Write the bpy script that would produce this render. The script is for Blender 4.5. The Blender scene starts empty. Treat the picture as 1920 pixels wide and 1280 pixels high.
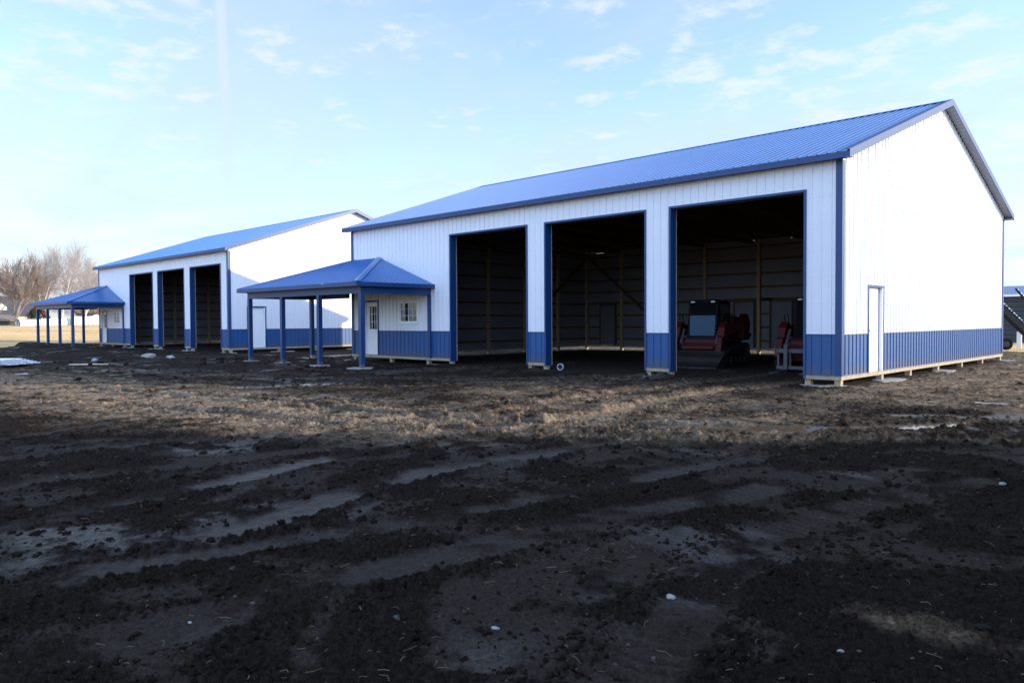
import bpy, math, random
import numpy as np
from mathutils import Vector, Matrix

random.seed(7)
S = bpy.context.scene
COL = S.collection

# ------------------------------------------------------------------ camera
YAW, PITCH, ROLL = 0.7747, -0.0267, -0.0054
CAM = Vector((6.834, -17.612, 1.281))
fw = Vector((-math.sin(YAW) * math.cos(PITCH), math.cos(YAW) * math.cos(PITCH), math.sin(PITCH)))
rt = Vector((math.cos(YAW), math.sin(YAW), 0))
up = rt.cross(fw)
r2 = rt * math.cos(ROLL) + up * math.sin(ROLL)
u2 = -rt * math.sin(ROLL) + up * math.cos(ROLL)
cd = bpy.data.cameras.new('camera')
cam = bpy.data.objects.new('camera', cd)
COL.objects.link(cam)
M4 = Matrix((r2, u2, -fw)).transposed().to_4x4()
M4.translation = CAM
cam.matrix_world = M4
cd.sensor_width = 36
cd.lens = 1441.27 / 1920 * 36
cd.clip_start = 0.1
cd.clip_end = 12000
S.camera = cam

# ------------------------------------------------------------------ light
SUN_EL = math.radians(14.6)
SUN_AZ = math.radians(37.6)                      # from +X towards +Y
sd = Vector((math.cos(SUN_AZ) * math.cos(SUN_EL), math.sin(SUN_AZ) * math.cos(SUN_EL), math.sin(SUN_EL)))
ld = bpy.data.lights.new('sun', 'SUN')
ld.energy = 3.3
ld.angle = math.radians(0.5)
ld.color = (1.0, 0.92, 0.80)
sun = bpy.data.objects.new('sun', ld)
COL.objects.link(sun)
sun.rotation_euler = (-sd).to_track_quat('-Z', 'Y').to_euler()
sun.location = (30, 20, 40)

W = bpy.data.worlds.new('World')
S.world = W
W.use_nodes = True


def build_world():
    nt = W.node_tree
    nt.nodes.clear()
    N = nt.nodes.new
    L = nt.links.new

    def math_n(op, a, b=None, c=None, clamp=False):
        n = N('ShaderNodeMath')
        n.operation = op
        n.use_clamp = clamp
        for i, v in enumerate((a, b, c)):
            if v is None:
                continue
            if isinstance(v, (int, float)):
                n.inputs[i].default_value = v
            else:
                L(v, n.inputs[i])
        return n.outputs[0]

    def ramp(v, lo, hi):
        n = N('ShaderNodeMapRange')
        n.interpolation_type = 'SMOOTHSTEP'
        L(v, n.inputs[0])
        n.inputs[1].default_value = lo
        n.inputs[2].default_value = hi
        return n.outputs[0]

    out = N('ShaderNodeOutputWorld')
    bg = N('ShaderNodeBackground')
    bg.inputs[1].default_value = 0.15
    L(bg.outputs[0], out.inputs[0])
    sky = N('ShaderNodeTexSky')
    sky.sky_type = 'NISHITA'
    sky.sun_disc = False
    sky.sun_elevation = SUN_EL
    sky.sun_rotation = math.pi / 2 - SUN_AZ
    sky.altitude = 200
    sky.air_density = 1.0
    sky.dust_density = 0.6
    sky.ozone_density = 1.6
    tc = N('ShaderNodeTexCoord')
    sep = N('ShaderNodeSeparateXYZ')
    L(tc.outputs['Generated'], sep.inputs[0])
    x, y, z = sep.outputs
    zz = math_n('ADD', math_n('MAXIMUM', z, 0.0), 0.07)
    px = math_n('DIVIDE', x, zz)
    py = math_n('DIVIDE', y, zz)
    cmb = N('ShaderNodeCombineXYZ')
    L(px, cmb.inputs[0])
    L(py, cmb.inputs[1])

    def noise(scale, detail, rough, vec, dist=0.0, lac=2.0):
        n = N('ShaderNodeTexNoise')
        n.noise_dimensions = '3D'
        n.inputs['Scale'].default_value = scale
        n.inputs['Detail'].default_value = detail
        n.inputs['Roughness'].default_value = rough
        n.inputs['Lacunarity'].default_value = lac
        n.inputs['Distortion'].default_value = dist
        L(vec, n.inputs['Vector'])
        return n.outputs['Fac']

    mp = N('ShaderNodeMapping')
    L(cmb.outputs[0], mp.inputs[0])
    mp.inputs['Location'].default_value = (3.1, 1.7, 0.4)
    # small scattered puffs
    big = noise(0.55, 2, 0.5, mp.outputs[0])
    puff = noise(6.0, 7, 0.60, mp.outputs[0], 0.1)
    pm = math_n('ADD', puff, math_n('MULTIPLY', math_n('SUBTRACT', big, 0.46), 0.60))
    m1 = math_n('MULTIPLY', ramp(pm, 0.53, 0.76), 0.72)
    # streaky high haze
    mp2 = N('ShaderNodeMapping')
    L(cmb.outputs[0], mp2.inputs[0])
    mp2.inputs['Rotation'].default_value = (0, 0, math.radians(-44))
    mp2.inputs['Scale'].default_value = (0.4, 0.9, 1)
    cir = noise(0.9, 7, 0.6, mp2.outputs[0], 0.5)
    m2 = math_n('MULTIPLY', ramp(cir, 0.33, 0.66), 0.74)
    # old contrail: a thin band lying along a great circle
    dn = N('ShaderNodeVectorMath')
    dn.operation = 'DOT_PRODUCT'
    wob = noise(7.0, 4, 0.6, tc.outputs['Generated'])
    L(tc.outputs['Generated'], dn.inputs[0])
    d0 = fw + r2 * ((415 - 960) / 1441.3) + u2 * (640 / 1441.3)
    d1 = fw + r2 * ((428 - 960) / 1441.3) + u2 * (300 / 1441.3)
    nn = d0.cross(d1).normalized()
    dn.inputs[1].default_value = nn
    dist = math_n('ABSOLUTE', math_n('ADD', dn.outputs['Value'], math_n('MULTIPLY', math_n('SUBTRACT', wob, 0.5), 0.012)))
    m3 = math_n('MULTIPLY', math_n('SUBTRACT', 1.0, ramp(dist, 0.0015, 0.009)), math_n('MULTIPLY', ramp(z, 0.08, 0.30), 0.55))
    # pale air near the horizon
    hz = math_n('MULTIPLY', math_n('SUBTRACT', 1.0, ramp(z, -0.05, 0.42)), 0.80)
    inv = lambda v: math_n('SUBTRACT', 1.0, v)
    tot = inv(math_n('MULTIPLY', inv(m2), math_n('MULTIPLY', inv(m3), inv(hz))))
    tot = math_n('MULTIPLY', tot, 0.94)
    mix = N('ShaderNodeMix')
    mix.data_type = 'RGBA'
    L(tot, mix.inputs[0])
    gain = N('ShaderNodeMix')
    gain.data_type = 'RGBA'
    gain.blend_type = 'MULTIPLY'
    gain.inputs[0].default_value = 1
    L(sky.outputs[0], gain.inputs[6])
    gain.inputs[7].default_value = SKY_GAIN
    L(gain.outputs[2], mix.inputs[6])
    mix.inputs[7].default_value = CLOUD
    mix2 = N('ShaderNodeMix')
    mix2.data_type = 'RGBA'
    L(math_n('MAXIMUM', m1, math_n('MULTIPLY', m3, 0.4)), mix2.inputs[0])
    L(mix.outputs[2], mix2.inputs[6])
    mix2.inputs[7].default_value = PUFF
    mix = mix2
    # sky gain added behind the photographer to light the shaded front walls
    db = N('ShaderNodeVectorMath')
    db.operation = 'DOT_PRODUCT'
    L(tc.outputs['Generated'], db.inputs[0])
    db.inputs[1].default_value = (math.sin(YAW), -math.cos(YAW), 0.25)
    bk = N('ShaderNodeVectorMath')
    bk.operation = 'SCALE'
    bk.inputs[0].default_value = BACK_FILL
    L(ramp(db.outputs['Value'], 0.0, 0.9), bk.inputs['Scale'])
    b1 = N('ShaderNodeVectorMath')
    b1.operation = 'ADD'
    b1.inputs[0].default_value = (1, 1, 1)
    L(bk.outputs[0], b1.inputs[1])
    fin = N('ShaderNodeVectorMath')
    fin.operation = 'MULTIPLY'
    L(mix.outputs[2], fin.inputs[0])
    L(b1.outputs[0], fin.inputs[1])
    L(fin.outputs[0], bg.inputs[0])


BACK_FILL = (1.12, 1.28, 1.75)
PUFF = (3.25, 3.5, 3.8, 1)
SKY_GAIN = (1.34, 1.36, 1.40, 1)
CLOUD = (2.48, 2.93, 3.72, 1)
build_world()
S.view_settings.view_transform = 'Standard'
S.view_settings.look = 'None'
S.view_settings.exposure = 0.9
S.view_settings.gamma = 1
S.view_settings.use_curve_mapping = False
S.cycles.use_denoising = True
S.cycles.max_bounces = 8
S.cycles.sample_clamp_indirect = 8


# ------------------------------------------------------------------ materials
def new_mat(name):
    m = bpy.data.materials.new(name)
    m.use_nodes = True
    nt = m.node_tree
    b = nt.nodes['Principled BSDF']
    return m, nt, b


def simple(name, col, rough=0.6, spec=0.5, metal=0.0, var=0.12, scale=6.0, bump=0.0, bscale=40.0, coat=0.0, aniso=(1, 1, 1)):
    m, nt, b = new_mat(name)
    N, L = nt.nodes.new, nt.links.new
    tc = N('ShaderNodeTexCoord')
    mp = N('ShaderNodeMapping')
    mp.inputs['Scale'].default_value = aniso
    L(tc.outputs['Object'], mp.inputs[0])
    n = N('ShaderNodeTexNoise')
    n.inputs['Scale'].default_value = scale
    n.inputs['Detail'].default_value = 6
    n.inputs['Roughness'].default_value = 0.6
    L(mp.outputs[0], n.inputs['Vector'])
    r = N('ShaderNodeMapRange')
    r.inputs[1].default_value = 0.3
    r.inputs[2].default_value = 0.7
    r.inputs[3].default_value = 1 - var
    r.inputs[4].default_value = 1 + var
    L(n.outputs['Fac'], r.inputs[0])
    mx = N('ShaderNodeVectorMath')
    mx.operation = 'SCALE'
    mx.inputs[0].default_value = col[:3]
    L(r.outputs[0], mx.inputs['Scale'])
    L(mx.outputs[0], b.inputs['Base Color'])
    b.inputs['Roughness'].default_value = rough
    b.inputs['Specular IOR Level'].default_value = spec
    b.inputs['Metallic'].default_value = metal
    b.inputs['Coat Weight'].default_value = coat
    if bump:
        n2 = N('ShaderNodeTexNoise')
        n2.inputs['Scale'].default_value = bscale
        n2.inputs['Detail'].default_value = 5
        L(mp.outputs[0], n2.inputs['Vector'])
        bp = N('ShaderNodeBump')
        bp.inputs['Strength'].default_value = bump
        bp.inputs['Distance'].default_value = 0.02
        L(n2.outputs['Fac'], bp.inputs['Height'])
        L(bp.outputs[0], b.inputs['Normal'])
    return m


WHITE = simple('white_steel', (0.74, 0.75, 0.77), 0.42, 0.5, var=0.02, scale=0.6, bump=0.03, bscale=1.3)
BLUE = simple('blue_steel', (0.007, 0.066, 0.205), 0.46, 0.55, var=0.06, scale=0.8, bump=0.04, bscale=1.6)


def splash(m, z0, z1, amt):
    nt = m.node_tree
    N, L = nt.nodes.new, nt.links.new
    b = nt.nodes['Principled BSDF']
    old = b.inputs['Base Color'].links[0].from_socket
    tc = N('ShaderNodeTexCoord')
    sp = N('ShaderNodeSeparateXYZ')
    L(tc.outputs['Object'], sp.inputs[0])
    hgt = N('ShaderNodeMapRange')
    L(sp.outputs[2], hgt.inputs[0])
    for i, v in enumerate((z0, z1, 1.0, 0.0)):
        hgt.inputs[i + 1].default_value = v
    n = N('ShaderNodeTexNoise')
    n.inputs['Scale'].default_value = 9.0
    n.inputs['Detail'].default_value = 8
    n.inputs['Roughness'].default_value = 0.7
    L(tc.outputs['Object'], n.inputs['Vector'])
    ad = N('ShaderNodeMath')
    ad.operation = 'MULTIPLY_ADD'
    L(hgt.outputs[0], ad.inputs[0])
    ad.inputs[1].default_value = 0.38
    L(n.outputs['Fac'], ad.inputs[2])
    r = N('ShaderNodeMapRange')
    L(ad.outputs[0], r.inputs[0])
    for i, v in enumerate((0.66, 0.88, 0.0, amt)):
        r.inputs[i + 1].default_value = v
    mx = N('ShaderNodeMix')
    mx.data_type = 'RGBA'
    L(r.outputs[0], mx.inputs[0])
    L(old, mx.inputs[6])
    mx.inputs[7].default_value = (0.10, 0.075, 0.052, 1)
    L(mx.outputs[2], b.inputs['Base Color'])


splash(BLUE, 0.0, 0.45, 0.55)
BLUE_TRIM = simple('blue_trim', (0.0070, 0.042, 0.140), 0.44, 0.5, var=0.05, scale=1.2)
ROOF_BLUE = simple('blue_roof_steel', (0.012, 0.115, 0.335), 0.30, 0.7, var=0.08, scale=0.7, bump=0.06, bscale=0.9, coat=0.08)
LUMBER = simple('treated_lumber', (0.38, 0.30, 0.19), 0.8, 0.3, var=0.22, scale=5, bump=0.2, bscale=30, aniso=(1, 1, 3))
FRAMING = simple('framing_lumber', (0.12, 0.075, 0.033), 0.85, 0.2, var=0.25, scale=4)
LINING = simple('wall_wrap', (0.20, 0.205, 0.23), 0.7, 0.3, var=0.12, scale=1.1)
WRAPMARK = simple('wrap_print', (0.16, 0.19, 0.28), 0.8, 0.2)
DOORWHITE = simple('door_white', (0.80, 0.80, 0.79), 0.45, 0.4, var=0.03, scale=2)
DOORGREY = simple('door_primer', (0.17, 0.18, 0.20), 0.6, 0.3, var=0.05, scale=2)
VINYL = simple('vinyl_white', (0.82, 0.82, 0.82), 0.4, 0.5, var=0.03)
SOFFIT = simple('soffit_white', (0.50, 0.52, 0.55), 0.5, 0.4, var=0.04)
SOFFITGREY = simple('soffit_grey', (0.25, 0.28, 0.35), 0.55, 0.3, var=0.05)
DARKMETAL = simple('dark_metal', (0.02, 0.02, 0.022), 0.45, 0.5, var=0.1)
CONCRETE = simple('concrete', (0.30, 0.285, 0.26), 0.9, 0.2, var=0.25, scale=9, bump=0.5, bscale=35)
STEEL = simple('handle_steel', (0.55, 0.55, 0.55), 0.3, 0.5, metal=1.0)
RED = simple('red_paint', (0.075, 0.005, 0.005), 0.5, 0.3, var=0.25, scale=7)
DKRED = simple('dark_red_paint', (0.045, 0.004, 0.004), 0.6, 0.2, var=0.2, scale=5)
BLACK = simple('black_paint', (0.006, 0.006, 0.007), 0.65, 0.15, var=0.2)
RUBBER = simple('muddy_rubber', (0.012, 0.011, 0.010), 0.9, 0.2, var=0.4, scale=9, bump=0.5)
BUCKET = simple('worn_steel', (0.022, 0.019, 0.016), 0.75, 0.3, var=0.45, scale=8)
GREYSTEEL = simple('grey_steel', (0.095, 0.10, 0.11), 0.6, 0.4, var=0.3, scale=8)
LENS = simple('lamp_lens', (0.65, 0.66, 0.68), 0.2, 0.6)
CHROME = simple('cylinder_rod', (0.6, 0.6, 0.62), 0.2, 0.5, metal=1.0)
PAPER = simple('white_scrap', (0.33, 0.34, 0.36), 0.6, 0.3, var=0.35, scale=30)
STONE = simple('pale_stone', (0.34, 0.32, 0.30), 0.9, 0.2, var=0.2, bump=0.4)
ORANGE = simple('orange_scrap', (0.55, 0.12, 0.03), 0.6, 0.3)
PALEBOARD = simple('pale_board', (0.60, 0.52, 0.38), 0.8, 0.2, var=0.15)
STRAWM = simple('straw', (0.17, 0.14, 0.09), 0.8, 0.2, var=0.3)
BARK = simple('brown_bark', (0.22, 0.165, 0.12), 0.95, 0.1, var=0.3, scale=1.5)
PALEBARK = simple('pale_bark', (0.74, 0.68, 0.60), 0.9, 0.1, var=0.25, scale=0.8)
TWIG = simple('brown_twigs', (0.235, 0.18, 0.145), 0.95, 0.1, var=0.2)
PALETWIG = simple('pale_twigs', (0.36, 0.305, 0.27), 0.95, 0.1, var=0.2)
SHINGLE = simple('dark_shingle', (0.075, 0.072, 0.078), 0.9, 0.2, var=0.2, scale=3)
BROWNSHINGLE = simple('brown_shingle', (0.22, 0.17, 0.13), 0.9, 0.2, var=0.2, scale=3)
SIDING = simple('cream_siding', (0.70, 0.62, 0.48), 0.7, 0.3, var=0.05)
PALESIDING = simple('pale_siding', (0.75, 0.74, 0.70), 0.7, 0.3, var=0.05)
TANROOF = simple('tan_roof', (0.40, 0.37, 0.30), 0.85, 0.2, var=0.12, scale=2)
PIPEWHITE = simple('pipe_white', (0.80, 0.80, 0.80), 0.5, 0.4, var=0.04)
SHEDGREY = simple('weathered_grey', (0.065, 0.068, 0.07), 0.75, 0.3, var=0.25, scale=2, aniso=(0.5, 0.5, 3))
SHEDROOF = simple('slate_blue_roof', (0.16, 0.20, 0.30), 0.5, 0.5, var=0.1)
JUNIPER = simple('juniper_green', (0.085, 0.085, 0.035), 0.9, 0.1, var=0.4, scale=0.8)
RUST = simple('rusty_foliage', (0.20, 0.075, 0.035), 0.9, 0.1, var=0.4, scale=0.8)
BRUSH = simple('dead_brush', (0.24, 0.17, 0.11), 0.95, 0.1, var=0.3, scale=0.4)
WIRE = simple('grey_wire', (0.30, 0.31, 0.33), 0.6, 0.3)


def glass_mat(name, col=(0.01, 0.012, 0.014), rough=0.02, alpha=None, ior=1.5):
    m, nt, b = new_mat(name)
    N, L = nt.nodes.new, nt.links.new
    tc = N('ShaderNodeTexCoord')
    n = N('ShaderNodeTexNoise')
    n.inputs['Scale'].default_value = 2.2
    L(tc.outputs['Object'], n.inputs['Vector'])
    bp = N('ShaderNodeBump')
    bp.inputs['Strength'].default_value = 0.03
    bp.inputs['Distance'].default_value = 0.02
    L(n.outputs['Fac'], bp.inputs['Height'])
    L(bp.outputs[0], b.inputs['Normal'])
    b.inputs['Base Color'].default_value = (*col, 1)
    b.inputs['Roughness'].default_value = rough
    b.inputs['IOR'].default_value = ior
    b.inputs['Specular IOR Level'].default_value = 0.8
    return m


GLASS = glass_mat('window_glass')
WINDSHIELD = glass_mat('windshield_glass', rough=0.01, ior=1.45)
WINDSHIELD.node_tree.nodes['Principled BSDF'].inputs['Specular IOR Level'].default_value = 0.5
WINDSHIELD.node_tree.nodes['Principled BSDF'].inputs['Specular Tint'].default_value = (0.36, 0.62, 0.92, 1)


def water_mat():
    m, nt, b = new_mat('muddy_water')
    N, L = nt.nodes.new, nt.links.new
    tc = N('ShaderNodeTexCoord')
    n = N('ShaderNodeTexNoise')
    n.inputs['Scale'].default_value = 3
    L(tc.outputs['Object'], n.inputs['Vector'])
    bp = N('ShaderNodeBump')
    bp.inputs['Strength'].default_value = 0.12
    bp.inputs['Distance'].default_value = 0.02
    L(n.outputs['Fac'], bp.inputs['Height'])
    L(bp.outputs[0], b.inputs['Normal'])
    b.inputs['Base Color'].default_value = (0.12, 0.082, 0.05, 1)
    b.inputs['Specular IOR Level'].default_value = 0.3
    b.inputs['Roughness'].default_value = 0.16
    b.inputs['IOR'].default_value = 1.33
    return m


WATER = water_mat()


def mud_mat():
    m, nt, b = new_mat('mud')
    N, L = nt.nodes.new, nt.links.new
    at = N('ShaderNodeAttribute')
    at.attribute_name = 'soil'
    sp = N('ShaderNodeSeparateColor')
    L(at.outputs['Color'], sp.inputs[0])
    dry, wet, rub = sp.outputs[0], sp.outputs[1], sp.outputs[2]  # first channel: dryness plus painted brightness of the sunlit strip
    tc = N('ShaderNodeTexCoord')

    def noise(scale, det=6, rough=0.6):
        n = N('ShaderNodeTexNoise')
        n.inputs['Scale'].default_value = scale
        n.inputs['Detail'].default_value = det
        n.inputs['Roughness'].default_value = rough
        L(tc.outputs['Object'], n.inputs['Vector'])
        return n.outputs['Fac']

    def mixc(f, a, c):
        n = N('ShaderNodeMix')
        n.data_type = 'RGBA'
        for s, v in ((0, f), (6, a), (7, c)):
            if isinstance(v, (int, float, tuple)):
                n.inputs[s].default_value = v
            else:
                L(v, n.inputs[s])
        return n.outputs[2]

    def mr(v, a, c, d, e):
        n = N('ShaderNodeMapRange')
        L(v, n.inputs[0])
        for i, k in enumerate((a, c, d, e)):
            n.inputs[i + 1].default_value = k
        return n.outputs[0]

    def mth(op, a, c):
        n = N('ShaderNodeMath')
        n.operation = op
        for i, v in enumerate((a, c)):
            if isinstance(v, (int, float)):
                n.inputs[i].default_value = v
            else:
                L(v, n.inputs[i])
        return n.outputs[0]
    n1 = noise(7.0, 8, 0.68)
    n2 = noise(1.3, 5)
    dry_lit = mth('ADD', dry, mth('MULTIPLY', mth('SUBTRACT', n1, 0.5), 0.55))
    dry_lit = mr(dry_lit, 0.12, 0.95, 0, 1)
    dark = mixc(mr(mth('ADD', rub, mth('MULTIPLY', mth('SUBTRACT', n2, 0.5), 0.8)), 0.1, 0.8, 0, 1), MUD_B, MUD_A)
    lite = mixc(mr(n1, 0.35, 0.65, 0, 1), DRY_LIT_A, DRY_LIT_B)
    c = mixc(dry_lit, dark, lite)
    # pale straw and grit specks
    n3 = noise(55.0, 3, 0.5)
    spk = mth('MULTIPLY', mr(n3, 0.67, 0.72, 0, 1), mr(dry, 0.0, 0.7, 0.12, 0.6))
    c = mixc(spk, c, (0.26, 0.21, 0.13, 1))
    # crumb-scale mottling
    n4 = noise(32.0, 7, 0.75)
    n5 = noise(120.0, 3, 0.6)
    mot = mth('MULTIPLY', mr(n4, 0.32, 0.68, 0.35, 1.65), mr(n5, 0.3, 0.7, 0.65, 1.35))
    sc = N('ShaderNodeVectorMath')
    sc.operation = 'SCALE'
    L(c, sc.inputs[0])
    L(mot, sc.inputs['Scale'])
    c = sc.outputs[0]
    L(c, b.inputs['Base Color'])
    ro = mr(mth('ADD', wet, mth('MULTIPLY', mth('SUBTRACT', n1, 0.5), 0.6)), 0.1, 0.9, 0.95, 0.46)
    L(ro, b.inputs['Roughness'])
    L(mr(wet, 0, 1, 0.05, 0.26), b.inputs['Specular IOR Level'])
    bp = N('ShaderNodeBump')
    bp.inputs['Distance'].default_value = 0.03
    L(mr(wet, 0, 1, 1.0, 0.45), bp.inputs['Strength'])
    h = mth('ADD', noise(18.0, 9, 0.7), mth('MULTIPLY', noise(70.0, 4, 0.6), 0.35))
    L(h, bp.inputs['Height'])
    L(bp.outputs[0], b.inputs['Normal'])
    return m


MUD_A = (0.0190, 0.0132, 0.0094, 1)
MUD_B = (0.0340, 0.0250, 0.0185, 1)
DRY_LIT_A = (0.105, 0.071, 0.042, 1)
DRY_LIT_B = (0.325, 0.235, 0.152, 1)  # pale dry soil; also carries the sunlit strip's brightness
MUD = mud_mat()
CLOD = simple('clod_soil', (0.0125, 0.0100, 0.0084), 0.95, 0.15, var=0.55, scale=0.9, bump=0.6, bscale=30)
GRITM = simple('pale_grit', (0.075, 0.07, 0.065), 0.9, 0.2, var=0.4, scale=3)


def grass_mat():
    m, nt, b = new_mat('dry_grass')
    N, L = nt.nodes.new, nt.links.new
    tc = N('ShaderNodeTexCoord')

    def noise(scale, sc=(1, 1, 1)):
        mp = N('ShaderNodeMapping')
        mp.inputs['Scale'].default_value = sc
        L(tc.outputs['Object'], mp.inputs[0])
        n = N('ShaderNodeTexNoise')
        n.inputs['Scale'].default_value = scale
        n.inputs['Detail'].default_value = 7
        n.inputs['Roughness'].default_value = 0.65
        L(mp.outputs[0], n.inputs['Vector'])
        return n.outputs['Fac']
    cr = N('ShaderNodeValToRGB')
    L(noise(0.12), cr.inputs[0])
    cr.color_ramp.elements[0].position = 0.33
    cr.color_ramp.elements[0].color = (0.42, 0.34, 0.15, 1)
    cr.color_ramp.elements[1].position = 0.62
    cr.color_ramp.elements[1].color = (0.90, 0.575, 0.27, 1)
    e = cr.color_ramp.elements.new(0.48)
    e.color = (0.78, 0.505, 0.225, 1)
    mx = N('ShaderNodeMix')
    mx.data_type = 'RGBA'
    mx.blend_type = 'MULTIPLY'
    mx.inputs[0].default_value = 0.7
    L(cr.outputs[0], mx.inputs[6])
    c2 = N('ShaderNodeValToRGB')
    L(noise(1.8), c2.inputs[0])
    c2.color_ramp.elements[0].position = 0.3
    c2.color_ramp.elements[0].color = (0.6, 0.6, 0.6, 1)
    c2.color_ramp.elements[1].position = 0.7
    c2.color_ramp.elements[1].color = (1.3, 1.3, 1.3, 1)
    L(c2.outputs[0], mx.inputs[7])
    L(mx.outputs[2], b.inputs['Base Color'])
    b.inputs['Roughness'].default_value = 0.95
    b.inputs['Specular IOR Level'].default_value = 0.1
    bp = N('ShaderNodeBump')
    bp.inputs['Strength'].default_value = 1.0
    bp.inputs['Distance'].default_value = 0.25
    L(noise(3.0), bp.inputs['Height'])
    L(bp.outputs[0], b.inputs['Normal'])
    return m


GRASS = grass_mat()


# ------------------------------------------------------------------ mesh helpers
class MB:
    def __init__(self):
        self.v, self.f = [], []

    def quad(self, a, b, c, d):
        i = len(self.v)
        self.v += [tuple(a), tuple(b), tuple(c), tuple(d)]
        self.f.append((i, i + 1, i + 2, i + 3))

    def poly(self, pts):
        i = len(self.v)
        self.v += [tuple(p) for p in pts]
        self.f.append(tuple(range(i, i + len(pts))))

    def box(self, x0, x1, y0, y1, z0, z1):
        i = len(self.v)
        self.v += [(x0, y0, z0), (x1, y0, z0), (x1, y1, z0), (x0, y1, z0), (x0, y0, z1), (x1, y0, z1), (x1, y1, z1), (x0, y1, z1)]
        self.f += [(i, i + 3, i + 2, i + 1), (i + 4, i + 5, i + 6, i + 7), (i, i + 1, i + 5, i + 4), (i + 1, i + 2, i + 6, i + 5), (i + 2, i + 3, i + 7, i + 6), (i + 3, i, i + 4, i + 7)]
        return self

    def hexa(self, p):                    # eight corners, bottom ring then top ring
        i = len(self.v)
        self.v += [tuple(q) for q in p]
        self.f += [(i, i + 3, i + 2, i + 1), (i + 4, i + 5, i + 6, i + 7), (i, i + 1, i + 5, i + 4), (i + 1, i + 2, i + 6, i + 5), (i + 2, i + 3, i + 7, i + 6), (i + 3, i, i + 4, i + 7)]
        return self

    def bar(self, a, b, w, h, upv=(0, 0, 1)):
        a, b = Vector(a), Vector(b)
        d = (b - a).normalized()
        u = Vector(upv)
        s = d.cross(u)
        if s.length < 1e-4:
            s = d.cross(Vector((0, 1, 0)))
        s.normalize()
        u = s.cross(d).normalized()
        s, u = s * w / 2, u * h / 2
        self.hexa([a - s - u, a + s - u, b + s - u, b - s - u, a - s + u, a + s + u, b + s + u, b - s + u])
        return self

    def tube(self, pts, rads, n=8, caps=True):
        pts = [Vector(p) for p in pts]
        if isinstance(rads, (int, float)):
            rads = [rads] * len(pts)
        base = len(self.v)
        prev = None
        for k, p in enumerate(pts):
            d = (pts[min(k + 1, len(pts) - 1)] - pts[max(k - 1, 0)])
            d.normalize()
            if prev is None:
                s = d.cross(Vector((0, 0, 1)))
                if s.length < 1e-3:
                    s = d.cross(Vector((1, 0, 0)))
            else:
                s = prev - d * prev.dot(d)
            s.normalize()
            prev = s
            t = d.cross(s)
            for j in range(n):
                a = 2 * math.pi * j / n
                self.v.append(tuple(p + (s * math.cos(a) + t * math.sin(a)) * rads[k]))
        for k in range(len(pts) - 1):
            for j in range(n):
                a, b = base + k * n + j, base + k * n + (j + 1) % n
                self.f.append((a, b, b + n, a + n))
        if caps:
            self.f.append(tuple(base + j for j in reversed(range(n))))
            self.f.append(tuple(base + (len(pts) - 1) * n + j for j in range(n)))
        return self

    def extrude(self, prof, axis, a, b):
        """closed 2-D profile pushed along one axis; profile uses the two other axes in order"""
        def mk(p, t):
            if axis == 'x':
                return (t, p[0], p[1])
            if axis == 'y':
                return (p[0], t, p[1])
            return (p[0], p[1], t)
        n = len(prof)
        i = len(self.v)
        self.v += [mk(p, a) for p in prof] + [mk(p, b) for p in prof]
        for k in range(n):
            k2 = (k + 1) % n
            self.f.append((i + k, i + k2, i + n + k2, i + n + k))
        self.f.append(tuple(i + k for k in reversed(range(n))))
        self.f.append(tuple(i + n + k for k in range(n)))
        return self

    def build(self, name, mat, parent=None, smooth=False, bevel=0.0, fix=True):
        me = bpy.data.meshes.new(name)
        me.from_pydata(self.v, [], self.f)
        me.materials.append(mat)
        if fix:
            import bmesh
            bm = bmesh.new()
            bm.from_mesh(me)
            bmesh.ops.recalc_face_normals(bm, faces=bm.faces)
            bm.to_mesh(me)
            bm.free()
        if smooth:
            me.polygons.foreach_set('use_smooth', [True] * len(me.polygons))
        o = bpy.data.objects.new(name, me)
        COL.objects.link(o)
        if parent:
            o.parent = parent
        if bevel:
            bv = o.modifiers.new('bevel', 'BEVEL')
            bv.width = bevel
            bv.segments = 2
            bv.limit_method = 'ANGLE'
        return o


def tag(o, label=None, cat=None, group=None, kind=None):
    for k, v in (('label', label), ('category', cat), ('group', group), ('kind', kind)):
        if v:
            o[k] = v
    return o


def empty(name, loc, rz=0.0):
    o = bpy.data.objects.new(name, None)
    COL.objects.link(o)
    o.location = loc
    o.rotation_euler = (0, 0, rz)
    o.empty_display_size = 0.3
    return o


def copy_tree(o, parent=None):
    c = o.copy()
    COL.objects.link(c)
    if parent:
        c.parent = parent
    for ch in list(o.children):
        copy_tree(ch, c)
    return c


# ------------------------------------------------------------------ terrain height
_rng = np.random.RandomState(11)
_ANG = _rng.rand(256, 256) * 2 * np.pi
_GX, _GY = np.cos(_ANG), np.sin(_ANG)


def perlin(x, y):
    xi, yi = np.floor(x).astype(np.int64), np.floor(y).astype(np.int64)
    xf, yf = x - xi, y - yi
    u = xf * xf * xf * (xf * (xf * 6 - 15) + 10)
    v = yf * yf * yf * (yf * (yf * 6 - 15) + 10)

    def g(i, j, a, b):
        i, j = (xi + i) & 255, (yi + j) & 255
        return _GX[i, j] * a + _GY[i, j] * b
    n00, n10 = g(0, 0, xf, yf), g(1, 0, xf - 1, yf)
    n01, n11 = g(0, 1, xf, yf - 1), g(1, 1, xf - 1, yf - 1)
    a = n00 + u * (n10 - n00)
    return (a + v * (n01 + u * (n11 - n01) - a)) * 1.5


def sstep(a, b, x):
    t = np.clip((x - a) / (b - a), 0, 1)
    return t * t * (3 - 2 * t)


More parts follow.
